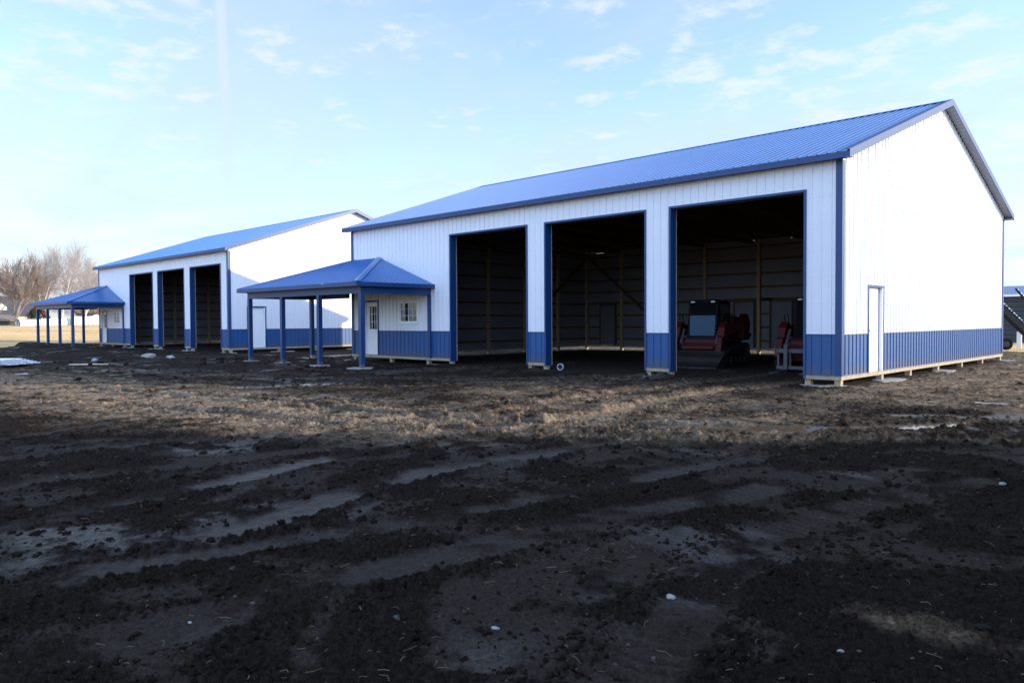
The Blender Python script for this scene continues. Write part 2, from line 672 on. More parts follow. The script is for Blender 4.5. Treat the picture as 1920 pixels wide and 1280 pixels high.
# wheel and crawler tracks: centre line, half width, depth, lug period, wetness, dryness
TRACKS = [
    ([(-1.5, 6), (-1.5, 1), (-1.62, -2.9), (-1.45, -5.3), (-1.05, -8), (-.95, -9.3), (-1.25, -11.9), (-1.68, -14.5), (-2.3, -19)], .34, .075, .0, .25, .75),
    ([(-3.3, 6), (-3.25, 1), (-3.3, -2.9), (-3.05, -5.5), (-2.7, -8), (-2.75, -10), (-3.2, -12.5), (-3.8, -15), (-4.6, -19)], .30, .06, .13, .15, .5),
    ([(-1.6, -8.6), (-1.22, -10.2), (-1.05, -11.4), (-.72, -13), (-.32, -14.7), (0.0, -16.2), (.6, -19)], .20, .05, .0, .95, .1),
    ([(1.2, -8.8), (.9, -10.2), (.85, -11.2), (.68, -12.6), (1.0, -14.0), (1.4, -15.3), (1.3, -17), (1.5, -19)], .24, .05, .0, .8, .1),
    ([(2.7, -9.5), (2.4, -11.5), (2.15, -13.7), (1.87, -14.6), (1.7, -16), (1.9, -19)], .20, .045, .12, .6, .1),
    ([(3.6, -11), (3.1, -13), (2.84, -15.5), (2.7, -18)], .26, .04, .12, .45, .1),
    ([(5.4, -1.5), (4.3, -3.6), (3.3, -5.2), (2.3, -6.7), (1.1, -7.5), (-.4, -8.3), (-2.2, -9.3), (-5, -10.0), (-9, -10.4), (-14, -11.6)], .26, .085, .12, .4, .35),
    ([(6.4, -4.6), (5.0, -6.1), (3.7, -7.0), (2.6, -8.0), (1.2, -9.0), (-.6, -9.9), (-2.6, -11.0), (-5.4, -11.7), (-9, -12.4)], .26, .06, .12, .3, .3),
    ([(-4.6, 3), (-5.2, -1.2), (-6.5, -4.2), (-8.6, -7.0), (-10.5, -8.4), (-14, -9.8), (-20, -11)], .24, .07, .13, .45, .2),
    ([(-6.3, -1.2), (-8.2, -3.4), (-10.3, -5.6), (-12.4, -7.0), (-16, -8.2), (-22, -9)], .24, .06, .13, .5, .15),
    ([(-11.5, 4), (-11.3, -1), (-12, -4), (-14, -6.8), (-18, -8.6), (-26, -9.5)], .24, .05, .13, .4, .2),
    ([(4.9, -9.3), (4.4, -11), (4.3, -12.6), (4.7, -14.2), (5.2, -16)], .22, .035, .12, .3, .15),
]
# puddles: centre, half length, half width, direction angle, water level
PUDDLES = [
    (1.80, -7.0, 1.10, .40, math.radians(45), -.31, 'brown water puddle in the rut before the near barn corner'),
    (3.05, -5.75, .85, .30, math.radians(54), -.305, None),
    (-10.35, -7.3, .95, .55, math.radians(62), -.30, None),
    (-10.75, -8.75, .55, .40, math.radians(60), -.305, None),
    (-9.7, -10.7, .40, .3, math.radians(40), -.30, None),
    (-18.0, -7.6, .9, .45, math.radians(70), -.30, None),
]


def track_dist(x, y, pts):
    d = np.full(x.shape, 9.0)
    s = np.zeros(x.shape)
    acc = 0.0
    for (ax, ay), (bx, by) in zip(pts[:-1], pts[1:]):
        dx, dy = bx - ax, by - ay
        ln = math.hypot(dx, dy)
        m = (x > min(ax, bx) - 1) & (x < max(ax, bx) + 1) & (y > min(ay, by) - 1) & (y < max(ay, by) + 1)
        if m.any():
            xs, ys = x[m], y[m]
            t = np.clip(((xs - ax) * dx + (ys - ay) * dy) / (ln * ln), 0, 1)
            dd = np.hypot(xs - ax - t * dx, ys - ay - t * dy)
            old = d[m]
            w = dd < old
            old[w] = dd[w]
            d[m] = old
            so = s[m]
            so[w] = acc + t[w] * ln
            s[m] = so
        acc += ln
    return d, s


ROUGH = [None]


def terrain(x, y):
    """height, dryness with painted sun and shade, wetness of the mud at world points"""
    P = perlin
    wx = x + .35 * P(x * .9 + 7, y * .9) + .06 * P(x * 5, y * 5 + 3)
    wy = y + .35 * P(x * .9, y * .9 + 19) + .06 * P(x * 5 + 8, y * 5)
    base = -.275 + .05 * P(x * .22, y * .22 + 5) + .03 * P(x * .6 + 3, y * .6)
    # rough and smooth patches
    patch = .10 + .8 * P(wx * .62 + 31, wy * .62) + .65 * P(wx * 1.7, wy * 1.7 + 40)
    patch = patch + .34 * P(wx * 4.1 + 15, wy * 4.1) + .20 * P(x * 10, y * 10 + 70)
    rough = sstep(-.28, .22, patch)
    rid = 1 - np.abs(P(wx * 1.9 + 5, wy * 1.9))
    rid2 = 1 - np.abs(P(wx * 4.6, wy * 4.6 + 9))
    b1 = np.abs(P(wx * 3.1 + 50, wy * 3.1))
    b2 = np.abs(P(wx * 7.3, wy * 7.3 + 60))
    b3 = np.abs(P(x * 15.1 + 4, y * 15.1))
    rc = np.hypot(x - CAM.x, y - CAM.y)
    f1 = P(x * 31, y * 31 + 2) * sstep(11, 6, rc)
    f2 = P(x * 63 + 2, y * 63) * sstep(6, 3.5, rc)
    b3 = .25 + (b3 - .25) * sstep(26, 14, rc)
    lump = .014 + .024 * (b1 - .25) + .032 * (b2 - .25) + .030 * (b3 - .25) + .013 * f1 + .0065 * f2
    lump = lump + .012 * np.maximum(0, P(wx * 2.4 + 77, wy * 2.4) - .12) * 3 * (0.6 + b2)
    flat = .010 * P(x * 2.2, y * 2.2) + .010 * (b2 - .25) + .010 * (b3 - .25) + .005 * f1 + .003 * f2
    h = base + flat + rough * lump * (.52 + .33 * sstep(7, 13, rc))
    dry = .07 + .07 * P(x * .3 + 2, y * .3) + .10 * np.maximum(0, P(wx * .8, wy * .8 + 12))
    dry = dry + .10 * P(wx * 2.7 + 5, wy * 2.7) * sstep(.05, .5, rough)
    wet = .22 - .20 * rough + .75 * sstep(.10, .5, P(wx * .5 + 3, wy * .5) + .4 * P(wx * 1.6, wy * 1.6 + 8)) * (1 - rough)
    # strip and yard painted paler as sunlit ground; gable side, bottom right sand drier
    strip = np.exp(-((y + 11.6 - .10 * (x + 9)) / 2.0) ** 2) * sstep(2.0, -5.0, x) * sstep(-34, -24, x)
    yard = np.exp(-((y + 6.5 + .35 * x) / 3.0) ** 2) * sstep(-9, -3, x) * sstep(3.6, 1.0, x)
    gab = sstep(-.6, .5, x + .35 * P(x * .8, y * .8)) * sstep(-3.8, -1.2, y) + .9 * sstep(14, 16, y)
    sand = np.exp(-(((x - 5.65) / .55) ** 2 + ((y + 13.45) / .20) ** 2))
    sand = np.maximum(sand, .5 * np.exp(-(((x - 5.0) / .22) ** 2 + ((y + 14.15) / .35) ** 2)))
    sand = sand * sstep(-.25, .25, P(wx * 2.5, wy * 2.5 + 3) + .2)
    dry = dry + np.maximum(0, (.74 * strip + .36 * yard) * (1 + 1.1 * P(x * 1.1, y * 1.1) + 1.2 * P(wx * 3.3, wy * 3.3 + 4) + .6 * P(x * 9, y * 9))) + .0 * yard + .50 * np.clip(gab, 0, 1) * (1 + .7 * P(wx * 1.4, wy * 1.4 + 21) + .6 * P(wx * 4, wy * 4)) + .34 * sand
    dry = dry * (1 - .80 * sstep(-9.0, -11.8, y - .5 * x) * (1 - sand) * (1 - strip)) + .10 * strip  # foreground shade put into the soil colour by cutting its paleness
    wet = wet * (1 - .8 * np.clip(strip + gab, 0, 1)) - .5 * sand
    # level ground around and under the barns
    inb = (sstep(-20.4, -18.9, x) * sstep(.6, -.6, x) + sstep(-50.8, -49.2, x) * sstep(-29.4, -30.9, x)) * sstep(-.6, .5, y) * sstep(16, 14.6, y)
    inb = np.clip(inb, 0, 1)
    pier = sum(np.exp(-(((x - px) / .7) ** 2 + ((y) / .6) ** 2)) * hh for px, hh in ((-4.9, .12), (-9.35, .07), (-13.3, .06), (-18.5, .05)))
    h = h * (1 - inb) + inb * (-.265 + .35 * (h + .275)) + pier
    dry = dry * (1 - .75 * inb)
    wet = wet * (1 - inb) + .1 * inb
    # low bank of spoil in front of the far barn
    bank = np.exp(-((y + 4.6 + .12 * (x + 40)) / 1.6) ** 2) * sstep(-62, -54, x) * sstep(-25, -31, x)
    bank2 = np.exp(-(((x + 54.5) / 3.0) ** 2 + ((y + 2.0) / 4.5) ** 2))
    ROUGH[0] = rough * (1 - inb)
    h = h + .22 * bank * (.7 + .6 * P(x * .5, y * .5)) + .10 * bank2 * (.8 + .4 * P(x * .4, y * .4 + 1))
    h = h + .07 * np.maximum(0, P(x * 1.3 + 3, y * 1.3)) * np.exp(-((y + .35) / .5) ** 2) * sstep(1.0, .3, x)
    # ruts
    for pts, hw, dep, lug, tw, td in TRACKS:
        d, s = track_dist(x, y, pts)
        m = d < .9
        if not m.any():
            continue
        dm, sm = d[m] + .05 * P(x[m] * 3, y[m] * 3) + .02 * P(x[m] * 11, y[m] * 11), s[m]
        ins = sstep(hw, hw - .09, dm)
        berm = np.exp(-((dm - hw - .10) / .10) ** 2)
        brk = sstep(-.30, .25, P(x[m] * .8 + hw * 90, y[m] * .8) + .5 * P(x[m] * 2.6, y[m] * 2.6 + 7))
        far_ = sstep(-12.2, -9.5, y[m] - .5 * x[m])
        brk = np.maximum(brk, .8 * far_)
        ins, berm = ins * (.15 + .85 * brk), berm * (.15 + .85 * brk)
        far_ = sstep(-12.2, -9.5, y[m] - .5 * x[m])
        floor = base[m] - dep * (.30 + .5 * far_) + .006 * P(x[m] * 6, y[m] * 6) + .010 * (b2[m] - .25)
        if lug:
            ph = sm / lug * 2 * np.pi + 2.4 * dm / hw
            floor = floor + (.013 if tw < .5 and td > .12 else .006) * np.clip(np.sin(ph) * 2, -1, 1) * brk * (.5 + b1[m])
        hm = h[m] * (1 - ins) + floor * ins
        hm = hm + berm * (.004 + .018 * far_ + .024 * (b2[m] - .2) + .026 * (b3[m] - .2) + .007 * f1[m])
        h[m] = hm
        wet[m] = wet[m] * (1 - ins) + tw * ins
        ROUGH[0][m] = np.clip(ROUGH[0][m] * (1 - ins) + berm * .3, 0, 1)
        dry[m] = dry[m] * (1 - ins) + td * ins * (.12 + .88 * far_) + berm * .22 * far_
    for cx, cy, la, lb, an, lev, _ in PUDDLES:
        dx, dy = x - cx, y - cy
        a = dx * math.cos(an) + dy * math.sin(an)
        b = -dx * math.sin(an) + dy * math.cos(an)
        rr = np.sqrt((a / la) ** 2 + (b / lb) ** 2) + .25 * P(x * 2.3, y * 2.3 + cx)
        k = sstep(1.5, .75, rr)
        h = h * (1 - k) + k * (lev - .022 + .030 * P(x * 2.6, y * 2.6) + .035 * P(x * 6, y * 6) + .012 * P(x * 14, y * 14) + .05 * sstep(.75, 1.4, rr))
        wet = np.maximum(wet, k)
        dry = dry * (1 - .5 * k)
    # edge of the worked mud, where it sinks beneath the grass
    e = np.hypot((x + 22) / 36.5, (y - 3) / 27) + .05 * P(x * .2, y * .2)
    edge = sstep(1.0, 1.06, e)
    cut = (-x - 44.5) - 2.1 * (y + 8) + 1.6 * P(x * .35, y * .35) + .6 * P(x * 1.2, y * 1.2)
    edge = np.maximum(edge, sstep(0, 2.2, cut) * sstep(-38, -40, x))
    h = h - .7 * edge
    return h, np.clip(dry, 0, 1), np.clip(wet, 0, 1)


def terr_h(x, y):
    return float(terrain(np.array([float(x)]), np.array([float(y)]))[0][0])


def grid_mesh(name, X, Y, Z, mat, soil=None):
    nr, nc = X.shape
    me = bpy.data.meshes.new(name)
    me.vertices.add(nr * nc)
    co = np.stack([X, Y, Z], -1).reshape(-1).astype(np.float32)
    me.vertices.foreach_set('co', co)
    idx = np.arange(nr * nc).reshape(nr, nc)
    q = np.stack([idx[:-1, :-1], idx[:-1, 1:], idx[1:, 1:], idx[1:, :-1]], -1).reshape(-1, 4)
    nq = len(q)
    me.loops.add(nq * 4)
    me.loops.foreach_set('vertex_index', q.reshape(-1).astype(np.int32))
    me.polygons.add(nq)
    me.polygons.foreach_set('loop_start', (np.arange(nq) * 4).astype(np.int32))
    me.polygons.foreach_set('use_smooth', np.ones(nq, bool))
    me.update(calc_edges=True)
    if soil is not None:
        a = me.attributes.new('soil', 'FLOAT_COLOR', 'POINT')
        a.data.foreach_set('color', soil.reshape(-1).astype(np.float32))
    me.materials.append(mat)
    o = bpy.data.objects.new(name, me)
    COL.objects.link(o)
    return o


def build_ground():
    C = np.array([CAM.x, CAM.y])
    # fine where the mud lies close, coarser with distance and behind
    th_c = YAW
    fine = np.arange(-math.radians(44), math.radians(44), .00125)
    left = -math.radians(44) - np.cumsum(np.full(70, math.radians(1.95)))[::-1]
    right = math.radians(44) + np.cumsum(np.full(70, math.radians(1.95)))
    th = np.concatenate([left, fine, right])
    th = th - (th.mean())
    th = np.concatenate([th, [th[0] + 2 * math.pi]])
    r = [0.25]
    while r[-1] < 112:
        d = r[-1]
        k = .05 if d < 2.6 else (.0030 if d < 9 else (.0032 if d < 20 else (.0055 if d < 40 else .012)))
        r.append(d * (1 + k))
    r = np.array(r)
    T, R = np.meshgrid(th, r)
    ang = math.pi / 2 + th_c - T
    X, Y = C[0] + R * np.cos(ang), C[1] + R * np.sin(ang)
    Z = np.empty_like(X)
    soil = np.zeros(X.shape + (4,))
    for i in range(0, X.shape[0], 80):
        sl = slice(i, i + 80)
        h, d, w = terrain(X[sl].ravel(), Y[sl].ravel())
        Z[sl] = h.reshape(X[sl].shape)
        soil[sl, :, 0] = d.reshape(X[sl].shape)
        soil[sl, :, 1] = w.reshape(X[sl].shape)
        soil[sl, :, 2] = ROUGH[0].reshape(X[sl].shape)
    # the fan is generated clockwise: flip columns so faces look up
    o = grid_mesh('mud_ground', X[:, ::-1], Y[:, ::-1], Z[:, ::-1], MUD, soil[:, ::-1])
    tag(o, kind='structure')
    # grass to the horizon
    rr = np.concatenate([np.linspace(0, 200, 101), np.geomspace(210, 6000, 30)])
    tt = np.linspace(0, 2 * math.pi, 181)
    T, R = np.meshgrid(tt, rr)
    X, Y = -25 + R * np.cos(T), 2 + R * np.sin(T)
    Z = -.42 + .06 * perlin(X * .11, Y * .11) + .03 * perlin(X * .4, Y * .4)
    Z = Z + 1.45 * sstep(-50, -104, X) * sstep(-400, -200, X + 0 * Y) + 0.0
    g = grid_mesh('grass_field', X[::-1], Y[::-1], Z[::-1], GRASS)
    tag(g, kind='structure')
    for cx, cy, la, lb, an, lev, _ in PUDDLES:
        me = MB()
        n = 40
        pts = []
        for k in range(n):
            a = 2 * math.pi * k / n
            u, v = 1.7 * la * math.cos(a), 1.7 * lb * math.sin(a)
            pts.append((u * math.cos(an) - v * math.sin(an), u * math.sin(an) + v * math.cos(an), 0))
        me.poly(pts)
        o = me.build('puddle', WATER)
        o.location = (cx, cy, lev)
        tag(o, kind='structure')


build_ground()

# ------------------------------------------------------------------ pole barn
BW, BL = 14.94, 19.37
ZW, ZD, ZE = .93, 4.245, 4.86
ZFT, ZPK, OH = 4.985, 7.62, .26
OPEN = [(-4.48, -.85), (-8.94, -5.29), (-13.36, -9.74)]
PITCHN = .2286
ROOFK = (ZPK - ZFT) / (BW / 2 + OH)


def rib_points(u0, u1, ph=0.0):
    pts = {round(u0, 4), round(u1, 4)}
    k = math.floor((u0 - ph) / PITCHN) - 1
    while True:
        c = ph + k * PITCHN
        if c - .04 > u1:
            break
        for d in (-.0165, -.0105, .0105, .0165):
            if u0 < c + d < u1:
                pts.add(round(c + d, 4))
        k += 1
    return sorted(pts)


def rib_h(u, ph=0.0, hgt=.019):
    t = (u - ph + PITCHN / 2) % PITCHN - PITCHN / 2
    t = abs(t)
    return hgt if t <= .0110 else (hgt * (1 - (t - .0110) / .0055) if t < .0165 else 0.0)


def panel(mb, mapf, u0, u1, z0, z1, holes=(), ribs=True, ztop=None, zextra=()):
    """sheet over [u0,u1]x[z0,z1] less the holes; mapf(u, z, out) gives the point; ztop(u) limits the top"""
    cuts = sorted({u0, u1, *[h[0] for h in holes], *[h[1] for h in holes], *zextra})
    cuts = [c for c in cuts if u0 - 1e-6 <= c <= u1 + 1e-6]
    for a, b in zip(cuts[:-1], cuts[1:]):
        if b - a < 1e-5:
            continue
        mid = (a + b) / 2
        iv = [(z0, z1)]
        for h in holes:
            if h[0] < mid < h[1]:
                nv = []
                for p, q in iv:
                    if h[3] <= p or h[2] >= q:
                        nv.append((p, q))
                        continue
                    if h[2] > p:
                        nv.append((p, h[2]))
                    if h[3] < q:
                        nv.append((h[3], q))
                iv = nv
        us = rib_points(a, b) if ribs else [a, b]
        for p, q in iv:
            last = abs(q - z1) < 1e-6 and ztop is not None
            for s, t in zip(us[:-1], us[1:]):
                qs, qt = (ztop(s), ztop(t)) if last else (q, q)
                hs, ht = (rib_h(s), rib_h(t)) if ribs else (0, 0)
                mb.quad(mapf(s, p, hs), mapf(t, p, ht), mapf(t, qt, ht), mapf(s, qs, hs))


def front(u, z, o): return (u, -o, z)
def rear(u, z, o): return (u, BW + o, z)
def gabr(u, z, o): return (o, u, z)
def gabl(u, z, o): return (-BL - o, u, z)


def gtop(y): return ZFT - .10 + ROOFK * (min(y, BW - y) + OH)


FD_DOOR = (-18.47, -17.62, .0, 2.07)             # glazed entry door under the porch
FD_WIN = (-16.29, -15.13, 1.19, 2.05)
GD = (1.63, 2.61, -.02, 2.07)                    # walk door in the right gable
RD = [(-18.35, -17.43, 0, 2.06), (-10.58, -9.66, 0, 2.06), (-8.83, -7.88, 0, 2.06)]
SLITS = [(-8.0, -7.25, 4.825, 4.855), (-10.4, -9.65, 4.825, 4.855), (-12.85, -12.1, 4.825, 4.855), (-17.8, -17.3, 4.825, 4.855), (-18.7, -18.2, 4.825, 4.855)]


def door_leaf(parent, mapf, h, glazed=False, knob_low_u=True, deep=.06, label=None, frame=BLUE_TRIM, skin=None):
    """a door filling hole h: leaf, frame, handle (+ glass)"""
    u0, u1, z0, z1 = h
    def bx(mb, a, b, c, d, o0, o1):
        p = [mapf(a, c, o0), mapf(b, c, o0), mapf(b, c, o1), mapf(a, c, o1), mapf(a, d, o0), mapf(b, d, o0), mapf(b, d, o1), mapf(a, d, o1)]
        mb.hexa(p)
    leaf = MB()
    if glazed:
        gu0, gu1, gz0, gz1 = u0 + .20, u1 - .14, .98, 1.88
        bx(leaf, u0 + .035, gu0, z0, z1 - .035, -deep - .04, -deep + .01)
        bx(leaf, gu1, u1 - .035, z0, z1 - .035, -deep - .04, -deep + .01)
        bx(leaf, gu0, gu1, z0, gz0, -deep - .04, -deep + .01)
        bx(leaf, gu0, gu1, gz1, z1 - .035, -deep - .04, -deep + .01)
    else:
        bx(leaf, u0 + .012, u1 - .012, z0, z1 - .012, -deep - .04, -deep - .002)
    d = leaf.build('walk_door' if not glazed else 'entry_door', skin or DOORWHITE, parent)
    fr = MB()
    bx(fr, u0 - .035, u0 + .022, z0, z1 + .035, -deep, .034)
    bx(fr, u1 - .022, u1 + .035, z0, z1 + .035, -deep, .034)
    bx(fr, u0 + .022, u1 - .022, z1 - .022, z1 + .035, -deep, .034)
    fr.build('door_frame', frame, d)
    jb = MB()
    bx(jb, u0 + .022, u0 + .035, z0, z1 - .022, -deep - .04, .028)
    bx(jb, u1 - .07, u1 - .022, z0, z1 - .022, -deep + .012, .028)
    jb.build('door_jamb', VINYL, d)
    ku = u0 + .10 if knob_low_u else u1 - .10
    hd = MB()
    hd.tube([mapf(ku, 1.0, -deep + .01), mapf(ku, 1.0, -deep + .05)], [.012, .012], 8)
    hd.tube([mapf(ku, 1.0, -deep + .05), mapf(ku, 1.0, -deep + .07), mapf(ku, 1.0, -deep + .09)], [.022, .032, .02], 10)
    hd.tube([mapf(ku, 1.14, -deep + .01), mapf(ku, 1.14, -deep + .03)], [.025, .025], 10)
    hd.build('handle', DARKMETAL if glazed else STEEL, d)
    if glazed:
        g = MB()
        bx(g, gu0, gu1, gz0, gz1, -deep - .025, -deep - .015)
        g.build('pane', GLASS, d)
        mt = MB()
        for k in (0, 3):
            uu = gu0 + (gu1 - gu0) * k / 3
            bx(mt, uu - .012, uu + .012, gz0 - .012, gz1 + .012, -deep - .012, -deep + .02)
        for k in (1, 2):
            uu = gu0 + (gu1 - gu0) * k / 3
            bx(mt, uu - .008, uu + .008, gz0, gz1, -deep - .012, -deep + .012)
        for k in (1, 2):
            zz = gz0 + (gz1 - gz0) * k / 3
            bx(mt, gu0, gu1, zz - .008, zz + .008, -deep - .012, -deep + .010)
        for zz in (gz0 - .006, gz1 + .006):
            bx(mt, gu0, gu1, zz - .012, zz + .012, -deep - .012, -deep + .018)
        mt.build('muntin_grid', VINYL, d)
    return d


def roof_slope(mb, x0, x1, y0, z0, y1, z1, hgt=.024, lim=None):
    """ribbed sheet, ribs running from eave (y0,z0) to ridge (y1,z1)"""
    n = Vector((0, -(z1 - z0), (y1 - y0)))
    if n.z < 0:
        n = -n
    n.normalize()
    us = rib_points(x0, x1)
    for s, t in zip(us[:-1], us[1:]):
        hs, ht = rib_h(s, 0, hgt) * n, rib_h(t, 0, hgt) * n
        mb.quad(Vector((s, y0, z0)) + hs, Vector((t, y0, z0)) + ht, Vector((t, y1, z1)) + ht, Vector((s, y1, z1)) + hs)


def pole_barn(label, length=19.37, gable_door=(1.63, 2.61, -.02, 2.07)):
    global BL, GD
    BL, GD = length, gable_door
    B = empty('pole_barn', (0, 0, 0))
    tag(B, label, 'barn', 'white and blue pole barns')
    fholes = [(a, b, -1, ZD) for a, b in OPEN] + [FD_DOOR, FD_WIN]
    skins = [('front_wall', front, -BL, 0, fholes, None, ()), ('rear_wall', rear, -BL, 0, RD + SLITS, None, ()),
             ('gable_wall', gabr, 0, BW, [GD], gtop, (BW / 2,)), ('gable_wall', gabl, 0, BW, [], gtop, (BW / 2,))]
    for name, mf, u0, u1, holes, zt, ex in skins:
        mb = MB()
        panel(mb, mf, u0, u1, ZW, ZE + .02, holes, True, zt, ex)
        w = mb.build(name, WHITE, B, fix=False)
        full = sorted([h for h in holes if h[2] <= .001 and h[3] > ZW])
        edges = [u0] + [q for h in full for q in (h[0], h[1])] + [u1]
        for a, b in sorted(zip(edges[::2], edges[1::2])):
            if b - a > .02:
                mb = MB()
                panel(mb, mf, a, b, 0.0, ZW, (), True)
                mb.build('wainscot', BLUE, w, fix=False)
        # rows of fixing screws along the girts
        if mf in (front, gabr):
            mb = MB()
            zz = 1.02
            while zz < 7.3:
                kk = math.floor(u0 / PITCHN)
                while kk * PITCHN < u1:
                    for du in (.045, .185):
                        uu = kk * PITCHN + du
                        ok = u0 + .14 < uu < u1 - .14 and (zz < ZE - .05 if not zt else zz < zt(min(max(uu, u0), u1)) - .1)
                        if ok and not any(h[0] - .03 < uu < h[1] + .03 and h[2] - .03 < zz < h[3] + .03 for h in holes) and abs(zz - ZW) > .03:
                            c = mf(uu, zz, .009)
                            ring = [mf(uu + .010 * math.cos(q), zz + .010 * math.sin(q), .0005) for q in (0, 1.571, 3.142, 4.712)]
                            for q in range(4):
                                mb.poly([ring[q], ring[(q + 1) % 4], c])
                    kk += 1
                zz += .61
            tag(mb.build('screw', STEEL, w, fix=False), kind='stuff')
        # drip rail between the two colours and at the foot
        mb = MB()
        for zz, d in ((ZW, .018), (-.004, .02)):
            segs = [(u0, u1)]
            for h in holes:
                if h[2] < zz < h[3]:
                    segs = [s for a, b in segs for s in ((a, min(b, h[0])), (max(a, h[1]), b)) if s[1] - s[0] > .01] if any(a < h[1] and b > h[0] for a, b in segs) else segs
            for a, b in segs:
                mb = MB()
                mb.hexa([mf(a, zz - .012, .0215), mf(b, zz - .012, .0215), mf(b, zz - .012, .029), mf(a, zz - .012, .029),
                         mf(a, zz + .010, .0215), mf(b, zz + .010, .0215), mf(b, zz + .010, .024), mf(a, zz + .010, .024)])
                mb.build('drip_rail', BLUE_TRIM, w)
        # pale wrap on the inside of the girts
        mb = MB()
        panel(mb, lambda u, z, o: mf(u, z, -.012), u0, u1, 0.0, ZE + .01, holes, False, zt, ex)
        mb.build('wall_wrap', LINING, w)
        # girts
        mb = MB()
        z = .32
        while z < 7.4:
            segs = [(u0 + .05, u1 - .05)]
            if zt:
                if z > ZE - .2:
                    ins = (z + .25 - ZFT) / ROOFK
                    segs = [(max(u0 + .05, ins), min(u1 - .05, BW - ins))]
            elif z > ZE - .1:
                break
            for h in holes:
                if h[2] < z + .05 and z - .05 < h[3]:
                    segs = [s for a, b in segs for s in ((a, min(b, h[0] - .1)), (max(a, h[1] + .1), b)) if s[1] - s[0] > .05]
            for a, b in segs:
                if b - a > .1:
                    mb = MB()
                    mb.hexa([mf(a, z - .045, -.05), mf(b, z - .045, -.05), mf(b, z - .045, -.014), mf(a, z - .045, -.014),
                             mf(a, z + .045, -.05), mf(b, z + .045, -.05), mf(b, z + .045, -.014), mf(a, z + .045, -.014)])
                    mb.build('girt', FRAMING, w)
            z += .61
        # framing around walk doors
        for h in holes:
            if 1.0 < h[3] < 3 and h[2] < .5:
                mb = MB()
                for a, b, c, d in ((h[0] - .10, h[0] - .01, .0, h[3] + .09), (h[1] + .01, h[1] + .10, 0, h[3] + .09), (h[0] - .6, h[1] + .9, h[3] + .1, h[3] + .19)):
                    mb.hexa([mf(a, c, -.06), mf(b, c, -.06), mf(b, c, -.015), mf(a, c, -.015), mf(a, d, -.06), mf(b, d, -.06), mf(b, d, -.015), mf(a, d, -.015)])
                mb.build('door_framing', FRAMING, w)
        # skirt board
        mb = MB()
        segs = [(u0 - .02, u1 + .02)] if mf not in (gabr, gabl) else [(u0 + .0, u1)]
        for h in holes:
            if h[2] < -.5:
                segs = [s for a, b in segs for s in ((a, min(b, h[0] - .03)), (max(a, h[1] + .03), b)) if s[1] - s[0] > .01]
        bot = -.105
        for a, b in segs:
            mb = MB()
            mb.hexa([mf(a, bot, -.022), mf(b, bot, -.022), mf(b, bot, .016), mf(a, bot, .016), mf(a, -.018, -.022), mf(b, -.018, -.022), mf(b, -.018, .016), mf(a, -.018, .016)])
            mb.build('skirt_board', LUMBER, w)
    # printed rings on the wrap
    # doors and window
    door_leaf(B, front, FD_DOOR, True, knob_low_u=False)
    door_leaf(B, gabr, GD, False, knob_low_u=True)
    for h in RD:
        d = door_leaf(B, rear, h, False, knob_low_u=False, skin=DOORGREY)
    u0, u1, z0, z1 = FD_WIN
    mid = (u0 + u1) / 2
    fr = MB()
    for a, b, c, d in ((u0, u1, z0, z0 + .07), (u0, u1, z1 - .07, z1), (u0, u0 + .07, z0 + .07, z1 - .07), (u1 - .07, u1, z0 + .07, z1 - .07)):
        fr.box(a, b, -.045, .04, c, d)
    wn = fr.build('window', VINYL, B)
    sa = MB()
    for a, b, y in ((u0 + .07, mid + .02, .005), (mid - .02, u1 - .07, -.018)):
        zz0, zz1 = z0 + .07, z1 - .07
        for c in ((a, b, zz0, zz0 + .03), (a, b, zz1 - .03, zz1), (a, a + .035, zz0 + .03, zz1 - .03), (b - .035, b, zz0 + .03, zz1 - .03)):
            sa.box(c[0], c[1], y - .012, y + .012, c[2], c[3])
        for k in (1, 2):
            zz = zz0 + (zz1 - zz0) * k / 3
            sa.box(a + .035, b - .035, y - .005, y + .006, zz - .006, zz + .006)
        uu = (a + b) / 2
        sa.box(uu - .006, uu + .006, y - .0065, y + .0045, zz0 + .03, zz1 - .03)
    sa.build('sash', VINYL, wn)
    for a, b, y in ((u0 + .10, mid - .01, .010), (mid + .02, u1 - .10, -.010)):
        g = MB()
        g.box(a, b, y - .003, y + .003, z0 + .10, z1 - .10)
        g.build('pane', GLASS, wn)
    st = MB()
    st.box(mid + .17, mid + .30, -.0165, -.0145, z0 + .34, z0 + .58)
    st.build('sticker', PAPER, wn)
    # corner trims
    for cx, cy, sx, sy in ((0, 0, 1, -1), (-BL, 0, -1, -1), (0, BW, 1, 1), (-BL, BW, -1, 1)):
        mb = MB()
        t, wd = .026, .125
        ex, ey = cx + sx * t, cy + sy * t
        mb.extrude([(cx - sx * wd, cy + sy * .001), (cx - sx * wd, ey), (ex, ey), (ex, cy - sy * wd), (cx + sx * .001, cy - sy * wd), (cx + sx * .001, cy + sy * .001)], 'z', -.016, ZE - .004)
        mb.build('corner_trim', BLUE_TRIM, B)
    # overhead door openings: trim, jamb, post pair
    for a, b in OPEN:
        mb = MB()
        for u, s in ((a, -1), (b, 1)):
            o = u + s * .045
            mb.box(min(u - s * .012, o), max(u - s * .012, o), -.030, .24, -.10, ZD + .045)
        mb.box(a + .012, b - .012, -.030, .24, ZD - .012, ZD + .045)
        j = mb.build('door_jamb', BLUE_TRIM, B)
        mb = MB()
        for u, s in ((a, -1), (b, 1)):
            o = u + s * .06
            mb.box(min(u - s * .016, o), max(u - s * .016, o), .241, .272, -.10, ZD + .05)
        mb.box(a + .016, b - .016, .241, .272, ZD - .016, ZD + .05)
        mb.build('jamb_edge', LUMBER, j)
